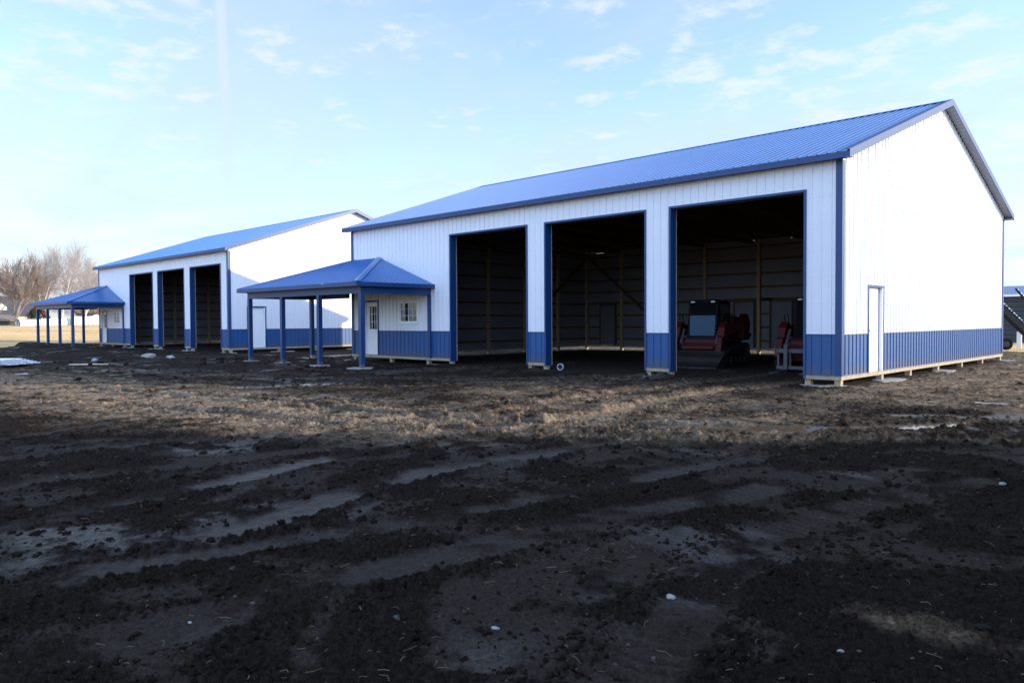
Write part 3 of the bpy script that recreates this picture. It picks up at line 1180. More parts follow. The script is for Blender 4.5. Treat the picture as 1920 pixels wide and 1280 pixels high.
    # posts
    def post(x, y, top, wx=.14, wy=.14, zb=-.45):
        MB().box(x - wx / 2, x + wx / 2, y - wy / 2, y + wy / 2, zb, top).build('post', LUMBER, B)
    xs_front = [-.09, -.80 + .02, -4.55, -5.21, -9.02, -9.66, -13.45, -BL + .09]
    for x in xs_front:
        post(x, .115, ZE - .02)
    for x in (-14.7, -16.9):
        post(x, .115, ZE - .02)
    for k in range(9):
        x = -BL / 8 * k
        x = min(max(x, -BL + .09), -.09)
        post(-9.40 if k == 4 else x, BW - .115, ZE - .02)
    for k in range(1, 6):
        y = BW / 6 * k
        post(-BL + .115, y, gtop(y) - .25)
        post(-.115, 2.80 if k == 1 else y, gtop(y) - .25)
    # diagonal braces at the rear far corner and front
    for a, b in (((-BL + .26, BW - .3, 4.6), (-BL + .26, BW - 4.9, 1.2)), ((-BL + .35, BW - .26, 4.6), (-BL + 5.0, BW - .26, .9)),
                 ((-.26, BW - .3, 4.6), (-.26, BW - 4.9, 1.2)), ((-.35, BW - .26, 4.6), (-5.0, BW - .26, .9))):
        MB().bar(a, b, .04, .14).build('brace', FRAMING, B)
    # trusses
    for k in range(9):
        x = -BL / 8 * k
        x = min(max(x, -BL + .25), -.25)
        mb = MB()
        mb.bar((x, .05, ZE - .10), (x, BW - .05, ZE - .10), .04, .14)
        for s in (0, 1):
            f = (lambda y: BW - y) if s else (lambda y: y)
            mb.bar((x + .002, f(.05), ZFT - .05), (x + .002, f(BW / 2), ZPK - .17), .04, .14)
            for ya, yb in ((2.2, 2.2), (2.2, 4.4), (4.4, 4.4), (4.4, 7.4)):
                za = ZE - .1
                mb.bar((x + .04, f(ya), za), (x + .04, f(yb), ZFT - .1 + ROOFK * yb), .035, .09)
        mb.build('truss', FRAMING, B)
    # roof
    x0, x1 = -BL - OH, OH
    mb = MB()
    for ya, yb in ((-OH, BW / 2), (BW + OH, BW / 2)):
        roof_slope(mb, x0, x1, ya, ZFT, yb, ZPK)
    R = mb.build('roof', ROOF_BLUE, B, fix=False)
    mb = MB()
    for s in (1, -1):
        f = (lambda y: y) if s > 0 else (lambda y: BW - y)
        mb.quad((x0, f(-OH + .01), ZFT - .05), (x1, f(-OH + .01), ZFT - .05), (x1, f(BW / 2), ZPK - .05), (x0, f(BW / 2), ZPK - .05))
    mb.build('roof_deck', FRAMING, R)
    mb = MB()
    for s in (1, -1):
        f = (lambda d: BW / 2 - d) if s > 0 else (lambda d: BW / 2 + d)
        za, zb = ZPK + .034, ZPK + .034 - .19 * ROOFK
        mb.hexa([(x0 - .004, f(0), za - .006), (x1 + .004, f(0), za - .006), (x1 + .004, f(.19), zb - .006), (x0 - .004, f(.19), zb - .006),
                 (x0 - .004, f(0), za), (x1 + .004, f(0), za), (x1 + .004, f(.19), zb), (x0 - .004, f(.19), zb)])
    mb.build('ridge_cap', ROOF_BLUE, R)
    for y, s in ((-OH, -1), (BW + OH, 1)):
        mb = MB()
        mb.box(x0, x1, min(y, y + s * .022), max(y, y + s * .022), ZE - .012, ZFT - .012)
        mb.build('fascia', BLUE_TRIM, R)
        mb = MB()
        ya, yb = (y, -.03) if s < 0 else (BW + .03, y)
        n = int((x1 - x0) / .2)
        for k in range(n):
            a = x0 + (x1 - x0) * k / n
            b = x0 + (x1 - x0) * (k + 1) / n
            mb.box(a, b - .012, ya, yb, ZE + .004, ZE + .012)
        mb.box(x0, x1, ya, yb, ZE + .013, ZE + .018)
        mb.build('soffit', SOFFIT if s > 0 else BLUE_TRIM, R)
    for xe, s in ((x1, 1), (x0, -1)):
        for t in (1, -1):
            f = (lambda y: y) if t > 0 else (lambda y: BW - y)
            a0, b0 = f(-OH - .022), f(BW / 2)
            mb = MB()
            o0, o1 = xe, xe + s * .022
            for (za, zb, oa, ob) in ((-.155, .032, o0, o1), (.026, .034, xe - s * .11, xe - s * .001)):
                xa, xb = min(oa, ob), max(oa, ob)
                za0, zb0 = ZFT + za, ZFT + zb
                za1, zb1 = ZPK + za, ZPK + zb
                mb.hexa([(xa, a0, za0), (xb, a0, za0), (xb, b0, za1), (xa, b0, za1), (xa, a0, zb0), (xb, a0, zb0), (xb, b0, zb1), (xa, b0, zb1)])
            mb.build('rake_trim', BLUE_TRIM, R)
            # underside of the gable overhang, short boards
            mb = MB()
            n = 40
            for k in range(n):
                p, q = k / n, (k + .93) / n
                ya, yb = -OH + (BW / 2 + OH) * p, -OH + (BW / 2 + OH) * q
                z0_, z1_ = ZFT - .105 + (ZPK - ZFT) * p, ZFT - .105 + (ZPK - ZFT) * q
                xa, xb = (.03, x1 - .002) if s > 0 else (x0 + .002, -BL - .03)
                mb.hexa([(xa, f(ya), z0_), (xb, f(ya), z0_), (xb, f(yb), z1_), (xa, f(yb), z1_), (xa, f(ya), z0_ + .02), (xb, f(ya), z0_ + .02), (xb, f(yb), z1_ + .02), (xa, f(yb), z1_ + .02)])
            mb.build('rake_soffit', SOFFITGREY, R)
    # porch on the left end of the front
    px0, px1, py = -22.52 + (19.37 - BL), -14.20, -3.30
    ex, ez, rz = 3.27, 2.585, 3.72
    k = (rz - ez) / ex
    axl, axr = px0 + ex, px1 - ex
    mb = MB()
    n = Vector((0, -k, 1)).normalized()
    us = sorted(set(rib_points(px0, px1) + [axl, axr]))

    def topy(u):
        if u < axl:
            return py + (u - px0)
        if u > axr:
            return py + (px1 - u)
        return -.03
    for s, t in zip(us[:-1], us[1:]):
        hs, ht = rib_h(s), rib_h(t)
        ys, yt = topy(s), topy(t)
        mb.quad(Vector((s, py, ez)) + hs * n, Vector((t, py, ez)) + ht * n, Vector((t, yt, ez + (yt - py) * k)) + ht * n, Vector((s, ys, ez + (ys - py) * k)) + hs * n)
    for side in (1, -1):
        n2 = Vector((side * k, 0, 1)).normalized()
        vs = rib_points(py, -.03)
        for s, t in zip(vs[:-1], vs[1:]):
            hs, ht = rib_h(s), rib_h(t)
            e = px1 if side > 0 else px0
            xs, xt = e - side * (s - py), e - side * (t - py)
            mb.quad(Vector((e, s, ez)) + hs * n2, Vector((e, t, ez)) + ht * n2, Vector((xt, t, ez + (t - py) * k)) + ht * n2, Vector((xs, s, ez + (s - py) * k)) + hs * n2)
    PR = mb.build('porch_roof', ROOF_BLUE, B, fix=False)
    # hip caps
    for e, a, s in ((px1, axr, 1), (px0, axl, -1)):
        mb = MB()
        p0, p1 = Vector((e + s * .02, py - .02, ez + .012)), Vector((a, -.04, rz + .012))
        d = (p1 - p0).normalized()
        up_ = Vector((0, 0, .024))
        w1, w2 = Vector((-s * .16, 0, 0)), Vector((0, .16, 0))
        q = Vector((0, 0, .004))
        w2z = Vector((0, 0, 0))
        for wv in (w1, w2):
            mb.hexa([p0, p1, p1 + wv, p0 + wv, p0 + up_, p1 + up_, p1 + wv + up_, p0 + wv + up_])
        mb.build('hip_cap', ROOF_BLUE, PR)
    mb = MB()
    mb.box(px0 - .02, px1 + .02, py - .022, py, ez - .135, ez - .006)
    mb.box(px1, px1 + .02, py, -.032, ez - .135, ez - .006)
    mb.box(px0 - .02, px0, py, -.032, ez - .135, ez - .006)
    mb.build('porch_fascia', BLUE_TRIM, PR)
    mb = MB()
    mb.box(px0, px1, py, -.032, ez - .128, ez - .118)
    mb.build('porch_ceiling', SOFFIT, PR)
    mb = MB()
    mb.poly([(px0, -.028, ez - .1), (-BL - .02, -.028, ez - .1), (-BL - .02, -.028, rz - .02), (axl, -.028, rz - .02)])
    mb.build('porch_gable_end', WHITE, PR)
    fy = -2.95
    bx0, bx1 = -22.17 + (19.37 - BL), -14.46
    mb = MB()
    for a in ((bx0 - .07, bx1 + .07, fy - .07, fy + .07), (bx1 - .07, bx1 + .07, fy + .072, -.05), (bx0 - .07, bx0 + .07, fy + .072, -.23), (bx0 - .07, -BL - .04, -.228, -.09)):
        mb.box(*a, 2.22, ez - .13)
    mb.build('porch_beam', BLUE_TRIM, PR)
    for x, y, zb in [(bx0, fy, -.12), (-19.6, fy, -.12), (-17.03, fy, -.12), (bx1, fy, -.12), (bx0, -.16, -.12)]:
        p = MB().box(x - .075, x + .075, y - .075, y + .075, zb, 2.219).build('porch_post', BLUE_TRIM, B)
        MB().box(x - .066, x + .066, y - .066, y + .066, -.45, zb - .002).build('post_foot', GREYSTEEL if y == fy else LUMBER, p)
    p = MB().box(bx1 - .07, bx1 + .07, -.105, -.03, -.015, 2.219).build('porch_post', BLUE_TRIM, B)
    # rough concrete poured round the posts
    rnd = random.Random(3)
    for x, y, rx, ry in [(-.2, .03, .75, .38), (-5.0, .05, .65, .33), (-9.4, .02, .75, .36), (-13.6, -.05, .8, .3), (-14.46, fy, .55, .45), (-17.03, fy, .45, .35), (-19.6, fy, .42, .32), (bx0, fy, .42, .3),
                         (bx0, -.16, .4, .3), (.1, 2.9, .35, .75), (-BL + .1, .0, .5, .4), (.15, BW, .45, .5), (.12, 7.4, .3, .5)]:
        mb = MB()
        n_ = 14
        ring = []
        for q in range(n_):
            a = 2 * math.pi * q / n_
            m = .72 + .4 * rnd.random()
            ring.append((x + rx * m * math.cos(a), y + ry * m * math.sin(a)))
        mb.extrude(ring, 'z', -.40, -.252 + .02 * rnd.random())
        mb.build('footing', CONCRETE, B)
    return B


near = pole_barn('nearer white and blue pole barn with red loaders parked inside its right bay')
far = pole_barn('farther white and blue pole barn, left of the nearer one, with empty dark bays', 19.08, (1.0, 1.97, -.02, 2.07))
far.location = (-30.25, 0, 0)


# the barn to the right of the photographer: its shadow lies over the foreground
def storage_barn():
    x0, x1, y0, y1 = 10.3, 30.0, -17.6, -2.25
    zb, ze, zr = -.05, 6.1, 8.6
    B = empty('storage_barn', (x0, y0, -.25))
    tag(B, 'large white barn with a blue base standing just outside the right edge of the view', 'barn')
    inv = Vector((x0, y0, -.25))
    ym = (y0 + y1) / 2

    def bd(mb, name, mat, par):
        mb.v = [tuple(Vector(p) - inv) for p in mb.v]
        return mb.build(name, mat, par)

    def zt(y): return ze + (zr - ze) * (1 - abs(y - ym) / (ym - y0))
    for name, mf, a, b, t, e in (('gable_wall', lambda u, z, o: (x0 - o, u, z), y0, y1, zt, (ym,)), ('gable_wall', lambda u, z, o: (x1 + o, u, z), y0, y1, zt, (ym,)),
                                 ('side_wall', lambda u, z, o: (u, y1 + o, z), x0, x1, None, ()), ('side_wall', lambda u, z, o: (u, y0 - o, z), x0, x1, None, ())):
        mb = MB()
        panel(mb, mf, a, b, .9, ze, (), True, t, e)
        w = bd(mb, name, WHITE, B)
        mb = MB()
        panel(mb, mf, a, b, -.45, .9)
        o = mb
        w2 = bd(o, 'wainscot', BLUE, w)
    mb = MB()
    for ya, yb in ((y0 - .3, ym), (y1 + .3, ym)):
        za = ze - .3 * (zr - ze) / (ym - y0) + .06
        roof_slope(mb, x0 - .3, x1 + .3, ya, za, yb, zr + .06)
    bd(mb, 'roof', ROOF_BLUE, B)


storage_barn()


# ------------------------------------------------------------------ track loaders
def track_loader(loc, label, forks=False, rz=0.0):
    T = empty('track_loader', loc, rz)
    tag(T, label, 'loader', 'red track loaders in the barn')
    for s in (-1, 1):
        xa, xb = s * .58, s * .95
        prof = [(-.95, .10), (-.72, .0), (.95, .0), (1.28, .16), (1.36, .42), (1.20, .66), (.75, .70), (-.55, .52), (-.92, .34)]
        tr = MB().extrude(prof, 'x', min(xa, xb), max(xa, xb)).build('crawler_track', RUBBER, T, bevel=.04)
        lug = MB()
        pts = prof + [prof[0]]
        for (a, b), (c, d) in zip(pts[:-1], pts[1:]):
            ln = math.hypot(c - a, d - b)
            nn = max(1, int(ln / .12))
            for q in range(nn):
                t = (q + .5) / nn
                y, z = a + (c - a) * t, b + (d - b) * t
                ny, nz = (d - b) / ln, -(c - a) / ln
                if z < .02:
                    continue
                lug.box(min(xa, xb) - .004, max(xa, xb) + .004, y - .022 + ny * .012, y + .022 + ny * .012, z - .022 + nz * .012, z + .022 + nz * .012)
        lug.build('tread_lug', RUBBER, tr)
        for y, r in ((-.55, .15), (-.1, .12), (.3, .12), (.7, .12), (1.0, .22)):
            z = .16 if r < .2 else .36
            MB().tube([(xb + s * .0, y, z + .03), (xb + s * .02, y, z + .03)], r * .8, 14).build('roller', DARKMETAL, tr)
    ch = MB().extrude([(-.85, .25), (1.3, .25), (1.45, .75), (1.45, 1.0), (-.35, 1.0), (-.75, .80)], 'x', -.56, .56).build('chassis', BLACK, T, bevel=.02)
    # red front apron under the cab
    MB().extrude([(-.98, .30), (-.86, .28), (-.60, .86), (-.74, .90)], 'x', -.55, .55).build('front_apron', DKRED, T, bevel=.01)
    MB().box(-.53, .53, -1.03, -.93, .54, .64).build('cross_tube', RED, T, bevel=.02)
    MB().box(-.53, .53, -.80, -.72, .70, .84).build('cross_tube', RED, T, bevel=.02)
    # engine hood
    hood = MB().extrude([(.62, .72), (1.50, .72), (1.58, 1.05), (1.44, 1.52), (.66, 1.60)], 'x', -.62, .62).build('engine_hood', DKRED, T, bevel=.04)
    gr = MB()
    for q in range(6):
        gr.box(-.50, .50, 1.555 - q * 0, 1.585, .80 + q * .08, .83 + q * .08)
    gr.build('grille', BLACK, hood)
    # fenders
    for s in (-1, 1):
        MB().extrude([(-.70, .80), (1.2, .80), (1.42, .98), (1.36, 1.02), (1.15, .86), (-.70, .85)], 'x', min(s * .57, s * .96), max(s * .57, s * .96)).build('fender', BLACK, T)
        # lift arm tower and arm
        xa, xb = sorted((s * .64, s * .86))
        tower = MB().extrude([(.95, .86), (1.52, .84), (1.62, 1.30), (1.46, 1.62), (1.18, 1.66), (.98, 1.50)], 'x', xa, xb).build('arm_tower', DKRED, T, bevel=.03)
        arm = MB()
        arm.extrude([(1.40, 1.58), (1.42, 1.40), (.70, 1.10), (-.45, .98), (-.80, .78), (-1.06, .36), (-1.22, .40), (-1.02, .92), (-.62, 1.24), (.65, 1.36), (1.20, 1.62)], 'x', xa + .02, xb - .02)
        ao = arm.build('lift_arm', RED, T, bevel=.02)
        kn = MB()
        kn.extrude([(-.74, .82), (-.50, .94), (-.46, 1.30), (-.62, 1.40), (-.86, 1.24), (-.98, .92)], 'x', xa - .01, xb + .01)
        kn.build('arm_knuckle', RED, ao, bevel=.03)
        cy = MB().tube([(s * .75, .55, .98), (s * .75, -.20, 1.0)], .045, 10)
        c = cy.build('lift_cylinder', BLACK, T)
        cy2 = MB().tube([(s * .60, -.62, 1.16), (s * .60, -.92, .72)], .050, 10)
        c2 = cy2.build('tilt_cylinder', GREYSTEEL, T)
        MB().tube([(s * .60, -.92, .72), (s * .60, -1.12, .38)], .026, 10).build('cylinder_rod', CHROME, c2)
        hose = []
        for q in range(9):
            t = q / 8
            hose.append((s * (.66 + .05 * math.sin(t * 3)), -.42 - .5 * t, 1.24 + .30 * math.sin(t * math.pi) - .55 * t))
        MB().tube(hose, .014, 6).build('hose', BLACK, ao)
    # cab
    y0, y1, zt, zb = -.62, .62, 2.10, .88
    tilt = .22
    cab = MB()
    w = .50
    for s in (-1, 1):
        cab.bar((s * (w - .035), y0, zb), (s * (w - .035), y0 + tilt, zt - .05), .07, .09)
        cab.bar((s * (w - .035), y1, zb), (s * (w - .035), y1 - .05, zt - .05), .07, .10)
        cab.bar((s * (w - .035), y0 + tilt * .5, zb + .1), (s * (w - .035), y1, zb + .1), .06, .14)
        cab.bar((s * (w - .035), .12, zb + .1), (s * (w - .035), .16, zt - .05), .05, .05)
    cab.bar((-w, y0 + .02, zb + .02), (w, y0 + .02, zb + .02), .09, .12)
    cab.hexa([(-w, y0 + .02, zb - .06), (w, y0 + .02, zb - .06), (w, y1, zb - .06), (-w, y1, zb - .06), (-w, y0 + .06, zb - .02), (w, y0 + .06, zb - .02), (w, y1, zb - .02), (-w, y1, zb - .02)])
    cab.box(-w, w, y1 - .03, y1 + .02, zb, zt - .06)
    cb = cab.build('cab', BLACK, T, bevel=.01)
    rf = MB()
    rf.hexa([(-w - .02, y0 + tilt - .12, zt - .12), (w + .02, y0 + tilt - .12, zt - .12), (w + .02, y1 + .04, zt - .14), (-w - .02, y1 + .04, zt - .14),
             (-w + .04, y0 + tilt - .06, zt), (w - .04, y0 + tilt - .06, zt), (w - .06, y1 - .04, zt - .02), (-w + .06, y1 - .04, zt - .02)])
    r_ = rf.build('cab_roof', BLACK, T, bevel=.03)
    for s in (-1, 1):
        MB().box(s * .34 - .07, s * .34 + .07, y0 + tilt - .145, y0 + tilt - .10, zt - .095, zt - .045).build('work_lamp', LENS, r_, bevel=.01)
    g = MB()
    prof_ = [(y0 + .005, zb + .07), (y0 + .075, 1.60), (y0 + .20, zt - .13)]
    for (ya, za), (yb, zb_) in zip(prof_[:-1], prof_[1:]):
        g.hexa([(-w + .07, ya, za), (w - .07, ya, za), (w - .07, ya + .008, za), (-w + .07, ya + .008, za),
                (-w + .07, yb, zb_), (w - .07, yb, zb_), (w - .07, yb + .008, zb_), (-w + .07, yb + .008, zb_)])
    g.build('windshield', WINDSHIELD, cb)
    for s in (-1, 1):
        q = MB()
        q.box(s * (w - .012) - .004, s * (w - .012) + .004, y0 + .30, y1 - .06, zb + .18, zt - .15)
        q.build('side_window', GLASS, cb)
    MB().extrude([(-.05, .95), (.42, .95), (.50, 1.62), (.36, 1.62), (.28, 1.10), (-.05, 1.06)], 'x', -.26, .26).build('seat', DARKMETAL, T, bevel=.03)
    # grab handles
    for s in (-1, 1):
        MB().tube([(s * .78, -.50, 1.20), (s * .80, -.56, 1.58), (s * .74, -.46, 1.62), (s * .70, -.40, 1.28)], .014, 6).build('grab_rail', BLACK, T)
    if not forks:
        bk = MB()
        prof = [(-1.95, .02), (-1.28, .02), (-1.12, .12), (-1.08, .30), (-1.16, .46), (-1.22, .46), (-1.14, .30), (-1.18, .15), (-1.30, .07), (-1.95, .05)]
        bk.extrude(prof, 'x', -.98, .98)
        bo = bk.build('bucket', BUCKET, T)
        for s in (-1, 1):
            MB().extrude([(-1.95, .018), (-1.28, .016), (-1.10, .12), (-1.06, .30), (-1.15, .47), (-1.30, .42)], 'x', min(s * .981, s * 1.0), max(s * .981, s * 1.0)).build('bucket_side', BUCKET, bo)
        MB().box(-1.0, 1.0, -1.24, -1.14, .462, .50).build('bucket_lip', BUCKET, bo)
        cut = MB()
        cut.box(-.98, .98, -2.02, -1.90, .0, .018)
        cut.build('cutting_edge', GREYSTEEL, bo)
    else:
        fr = MB()
        fr.box(-.72, .72, -1.34, -1.26, .52, .64)
        fr.box(-.72, .72, -1.34, -1.26, .06, .16)
        for x in (-.70, -.35, .35, .70):
            fr.box(x - .03, x + .03, -1.258, -1.20, .06, .64)
        fo = fr.build('fork_frame', GREYSTEEL, T, bevel=.008)
        for x in (-.42, .42):
            MB().extrude([(-1.42, .76), (-1.36, .76), (-1.36, .02), (-2.45, .01), (-2.45, .03), (-1.42, .07)], 'x', x - .055, x + .055).build('fork_tine', GREYSTEEL, fo)
    T.scale = (1.03, 1.03, 1.06)
    return T


track_loader((-6.78, 5.95, -.265), 'red track loader with a wide bucket and a sky-reflecting windshield in the barn', rz=math.radians(9))
track_loader((-2.92, 5.75, -.265), 'red track loader with pallet forks half hidden behind the right door pier', forks=True, rz=math.radians(3))


# ------------------------------------------------------------------ small things on the mud
def scrap(name, label, cat, x, y, pts_rad, h, mat, rz=0.0, lift=.0, group=None, tilt=0.0):
    """an irregular flat piece: pts_rad = (rx, ry)"""
    rnd = random.Random(hash((round(x, 2), round(y, 2))) & 0xffff)
    mb = MB()
    n = 9
    ring = []
    for k in range(n):
        a = 2 * math.pi * k / n
        m = .65 + .5 * rnd.random()
        ring.append((pts_rad[0] * m * math.cos(a), pts_rad[1] * m * math.sin(a)))
    i = len(mb.v)
    mb.extrude(ring, 'z', -h * .4, h * .4)
    mb.v = [(p[0], p[1], p[2] + h * (rnd.random() - .3) * (1 if q >= n else .3)) for q, p in enumerate(mb.v)]
    o = mb.build(name, mat, bevel=min(.01, h * .2))
    o.location = (x, y, terr_h(x, y) + lift + h * .4)
    o.rotation_euler = (tilt, 0, rz)
    return tag(o, label, cat, group)


def stone(name, label, cat, x, y, r, mat, sq=.6, lift=0.0):
    rnd = random.Random(int(abs(x * 931 + y * 77)))
    import bmesh
    bm = bmesh.new()
    bmesh.ops.create_icosphere(bm, subdivisions=2, radius=1)
    for v in bm.verts:
        m = .75 + .4 * rnd.random()
        v.co = Vector((v.co.x * r[0] * m, v.co.y * r[1] * m, v.co.z * r[2] * m))
    me = bpy.data.meshes.new(name)
    bm.to_mesh(me)
    bm.free()
    me.materials.append(mat)
    o = bpy.data.objects.new(name, me)
    COL.objects.link(o)
    o.location = (x, y, terr_h(x, y) + r[2] * .5 + lift)
    return tag(o, label, cat)


def sheet_stack():
    T = empty('sheet_metal_stack', (-25.86, -9.39, terr_h(-25.6, -10.2) + .05), math.radians(39))
    tag(T, 'flat stack of white ribbed metal sheets lying on mud at the left edge', 'sheet metal')
    rnd = random.Random(5)
    for k in range(6):
        mb = MB()
        dy = -.03 * k
        z = .02 + k * .03
        us = rib_points(-.95, .0)
        L0, L1 = 0.0 - .12 * k - .05 * rnd.random(), -6.2
        n = 8
        for s, t in zip(us[:-1], us[1:]):
            for c in range(n):
                a, b = L0 + (L1 - L0) * c / n, L0 + (L1 - L0) * (c + 1) / n
                hs, ht = rib_h(s) + z, rib_h(t) + z
                wv = lambda q: .001 * math.sin(q * 1.3 + k)
                mb.quad((a, s * 1.6 + dy, hs + wv(a)), (b, s * 1.6 + dy, hs + wv(b)), (b, t * 1.6 + dy, ht + wv(b)), (a, t * 1.6 + dy, ht + wv(a)))
        o = mb.build('metal_sheet', WHITE, T)
        sm = o.modifiers.new('thick', 'SOLIDIFY')
        sm.thickness = .004
    for q in (-.6, -3.0, -5.6):
        MB().box(q - .05, q + .05, -1.6, .05, -.12, .012).build('skid_board', LUMBER, T)


sheet_stack()
scrap('concrete_chunk', 'pale jagged concrete slab on the mud bank before the far barn', 'concrete', -28.0, -4.75, (.42, .22), .12, CONCRETE, .6, tilt=.3)
stone('rock', 'small tan rock on the mud just right of the pale concrete slab', 'rock', -26.6, -4.35, (.24, .15, .10), STONE)
stone('plastic_bag', 'crumpled white plastic bag on mud right of the metal sheets', 'bag', -26.2, -7.45, (.24, .13, .07), PAPER)
scrap('board', 'long pale board lying in mud left of the crumpled bag', 'board', -24.6, -8.25, (.75, .07), .04, PALEBOARD, .9)
scrap('paper_scrap', 'thin white scrap on mud in front of the metal sheet stack', 'scrap', -19.6, -11.45, (.22, .08), .03, PAPER, .7)
scrap('plastic_scrap', 'orange plastic scrap in the sunlit strip at left', 'scrap', -10.05, -11.9, (.06, .035), .03, ORANGE)
scrap('lath', 'thin white lath lying on brown soil at the far right', 'lath', 3.25, -1.4, (.32, .03), .02, PALEBOARD, .3)
scrap('paper_scrap', 'torn white paper piece in black mud, lower middle of the foreground', 'scrap', 4.05, -14.9, (.024, .012), .010, PAPER, .5)
scrap('paper_scrap', 'tiny white paper flake lowest on the left foreground mud', 'scrap', 2.81, -15.94, (.014, .009), .008, PAPER, .2)
scrap('paper_scrap', 'white paper scrap in dark mud near the right edge of the picture', 'scrap', 5.13, -9.41, (.04, .025), .02, PAPER, 1.0)
stone('pebble', 'grey flat pebble on the tan sand patch at lower right', 'pebble', 5.86, -13.3, (.04, .032, .016), CLOD)
stone('pebble', 'small pale pebble below the tan sand patch', 'pebble', 5.42, -13.95, (.016, .014, .009), STONE)
stone('pebble', 'grey pebble in the middle of the foreground mud', 'pebble', 4.45, -13.9, (.03, .022, .016), STONE)
for k, (x0, y0, x1, y1, lab) in enumerate(((.75, 15.6, 3.2, 18.6, 'long pale plank on the ground behind the gable, the farther plank'), (.9, 14.6, 2.9, 15.3, 'short pale plank on the ground by the rear gable corner, the nearer plank'))):
    z = max(terr_h(x0, y0), terr_h(x1, y1)) + .04
    o = MB().bar((x0 - x0, 0, 0), (x1 - x0, y1 - y0, 0), .16, .04).build('plank', PALEBOARD)
    o.location = (x0, y0, z)
    tag(o, lab, 'plank')


def coil():
    T = empty('hose_coil', (-8.62, .30, terr_h(-8.62, .30)), math.radians(20))
    T.scale = (.56, .56, .56)
    tag(T, 'round white coil of hose leaning at the foot of the left middle pier', 'coil')
    mb = MB()
    for k in range(5):
        pts = [(.165 * math.cos(a), (k - 2) * .028, .19 + .165 * math.sin(a)) for a in np.linspace(0, 2 * math.pi, 29)]
        mb.tube(pts, .021, 8, caps=False)
    mb.build('hose_winding', SOFFIT, T, smooth=True)
    mb = MB()
    pts = [(.115 * math.cos(a), -.02, .19 + .115 * math.sin(a)) for a in np.linspace(0, 2 * math.pi, 25)]
    mb.tube(pts, .03, 8, caps=False)
    mb.tube([(0, -.05, .19), (0, .05, .19)], .05, 12)
    for a in (0.4, 2.5, 4.6):
        mb.bar((0, 0, .19), (.115 * math.cos(a), 0, .19 + .115 * math.sin(a)), .03, .03)
    mb.build('reel', DARKMETAL, T, smooth=True)


coil()


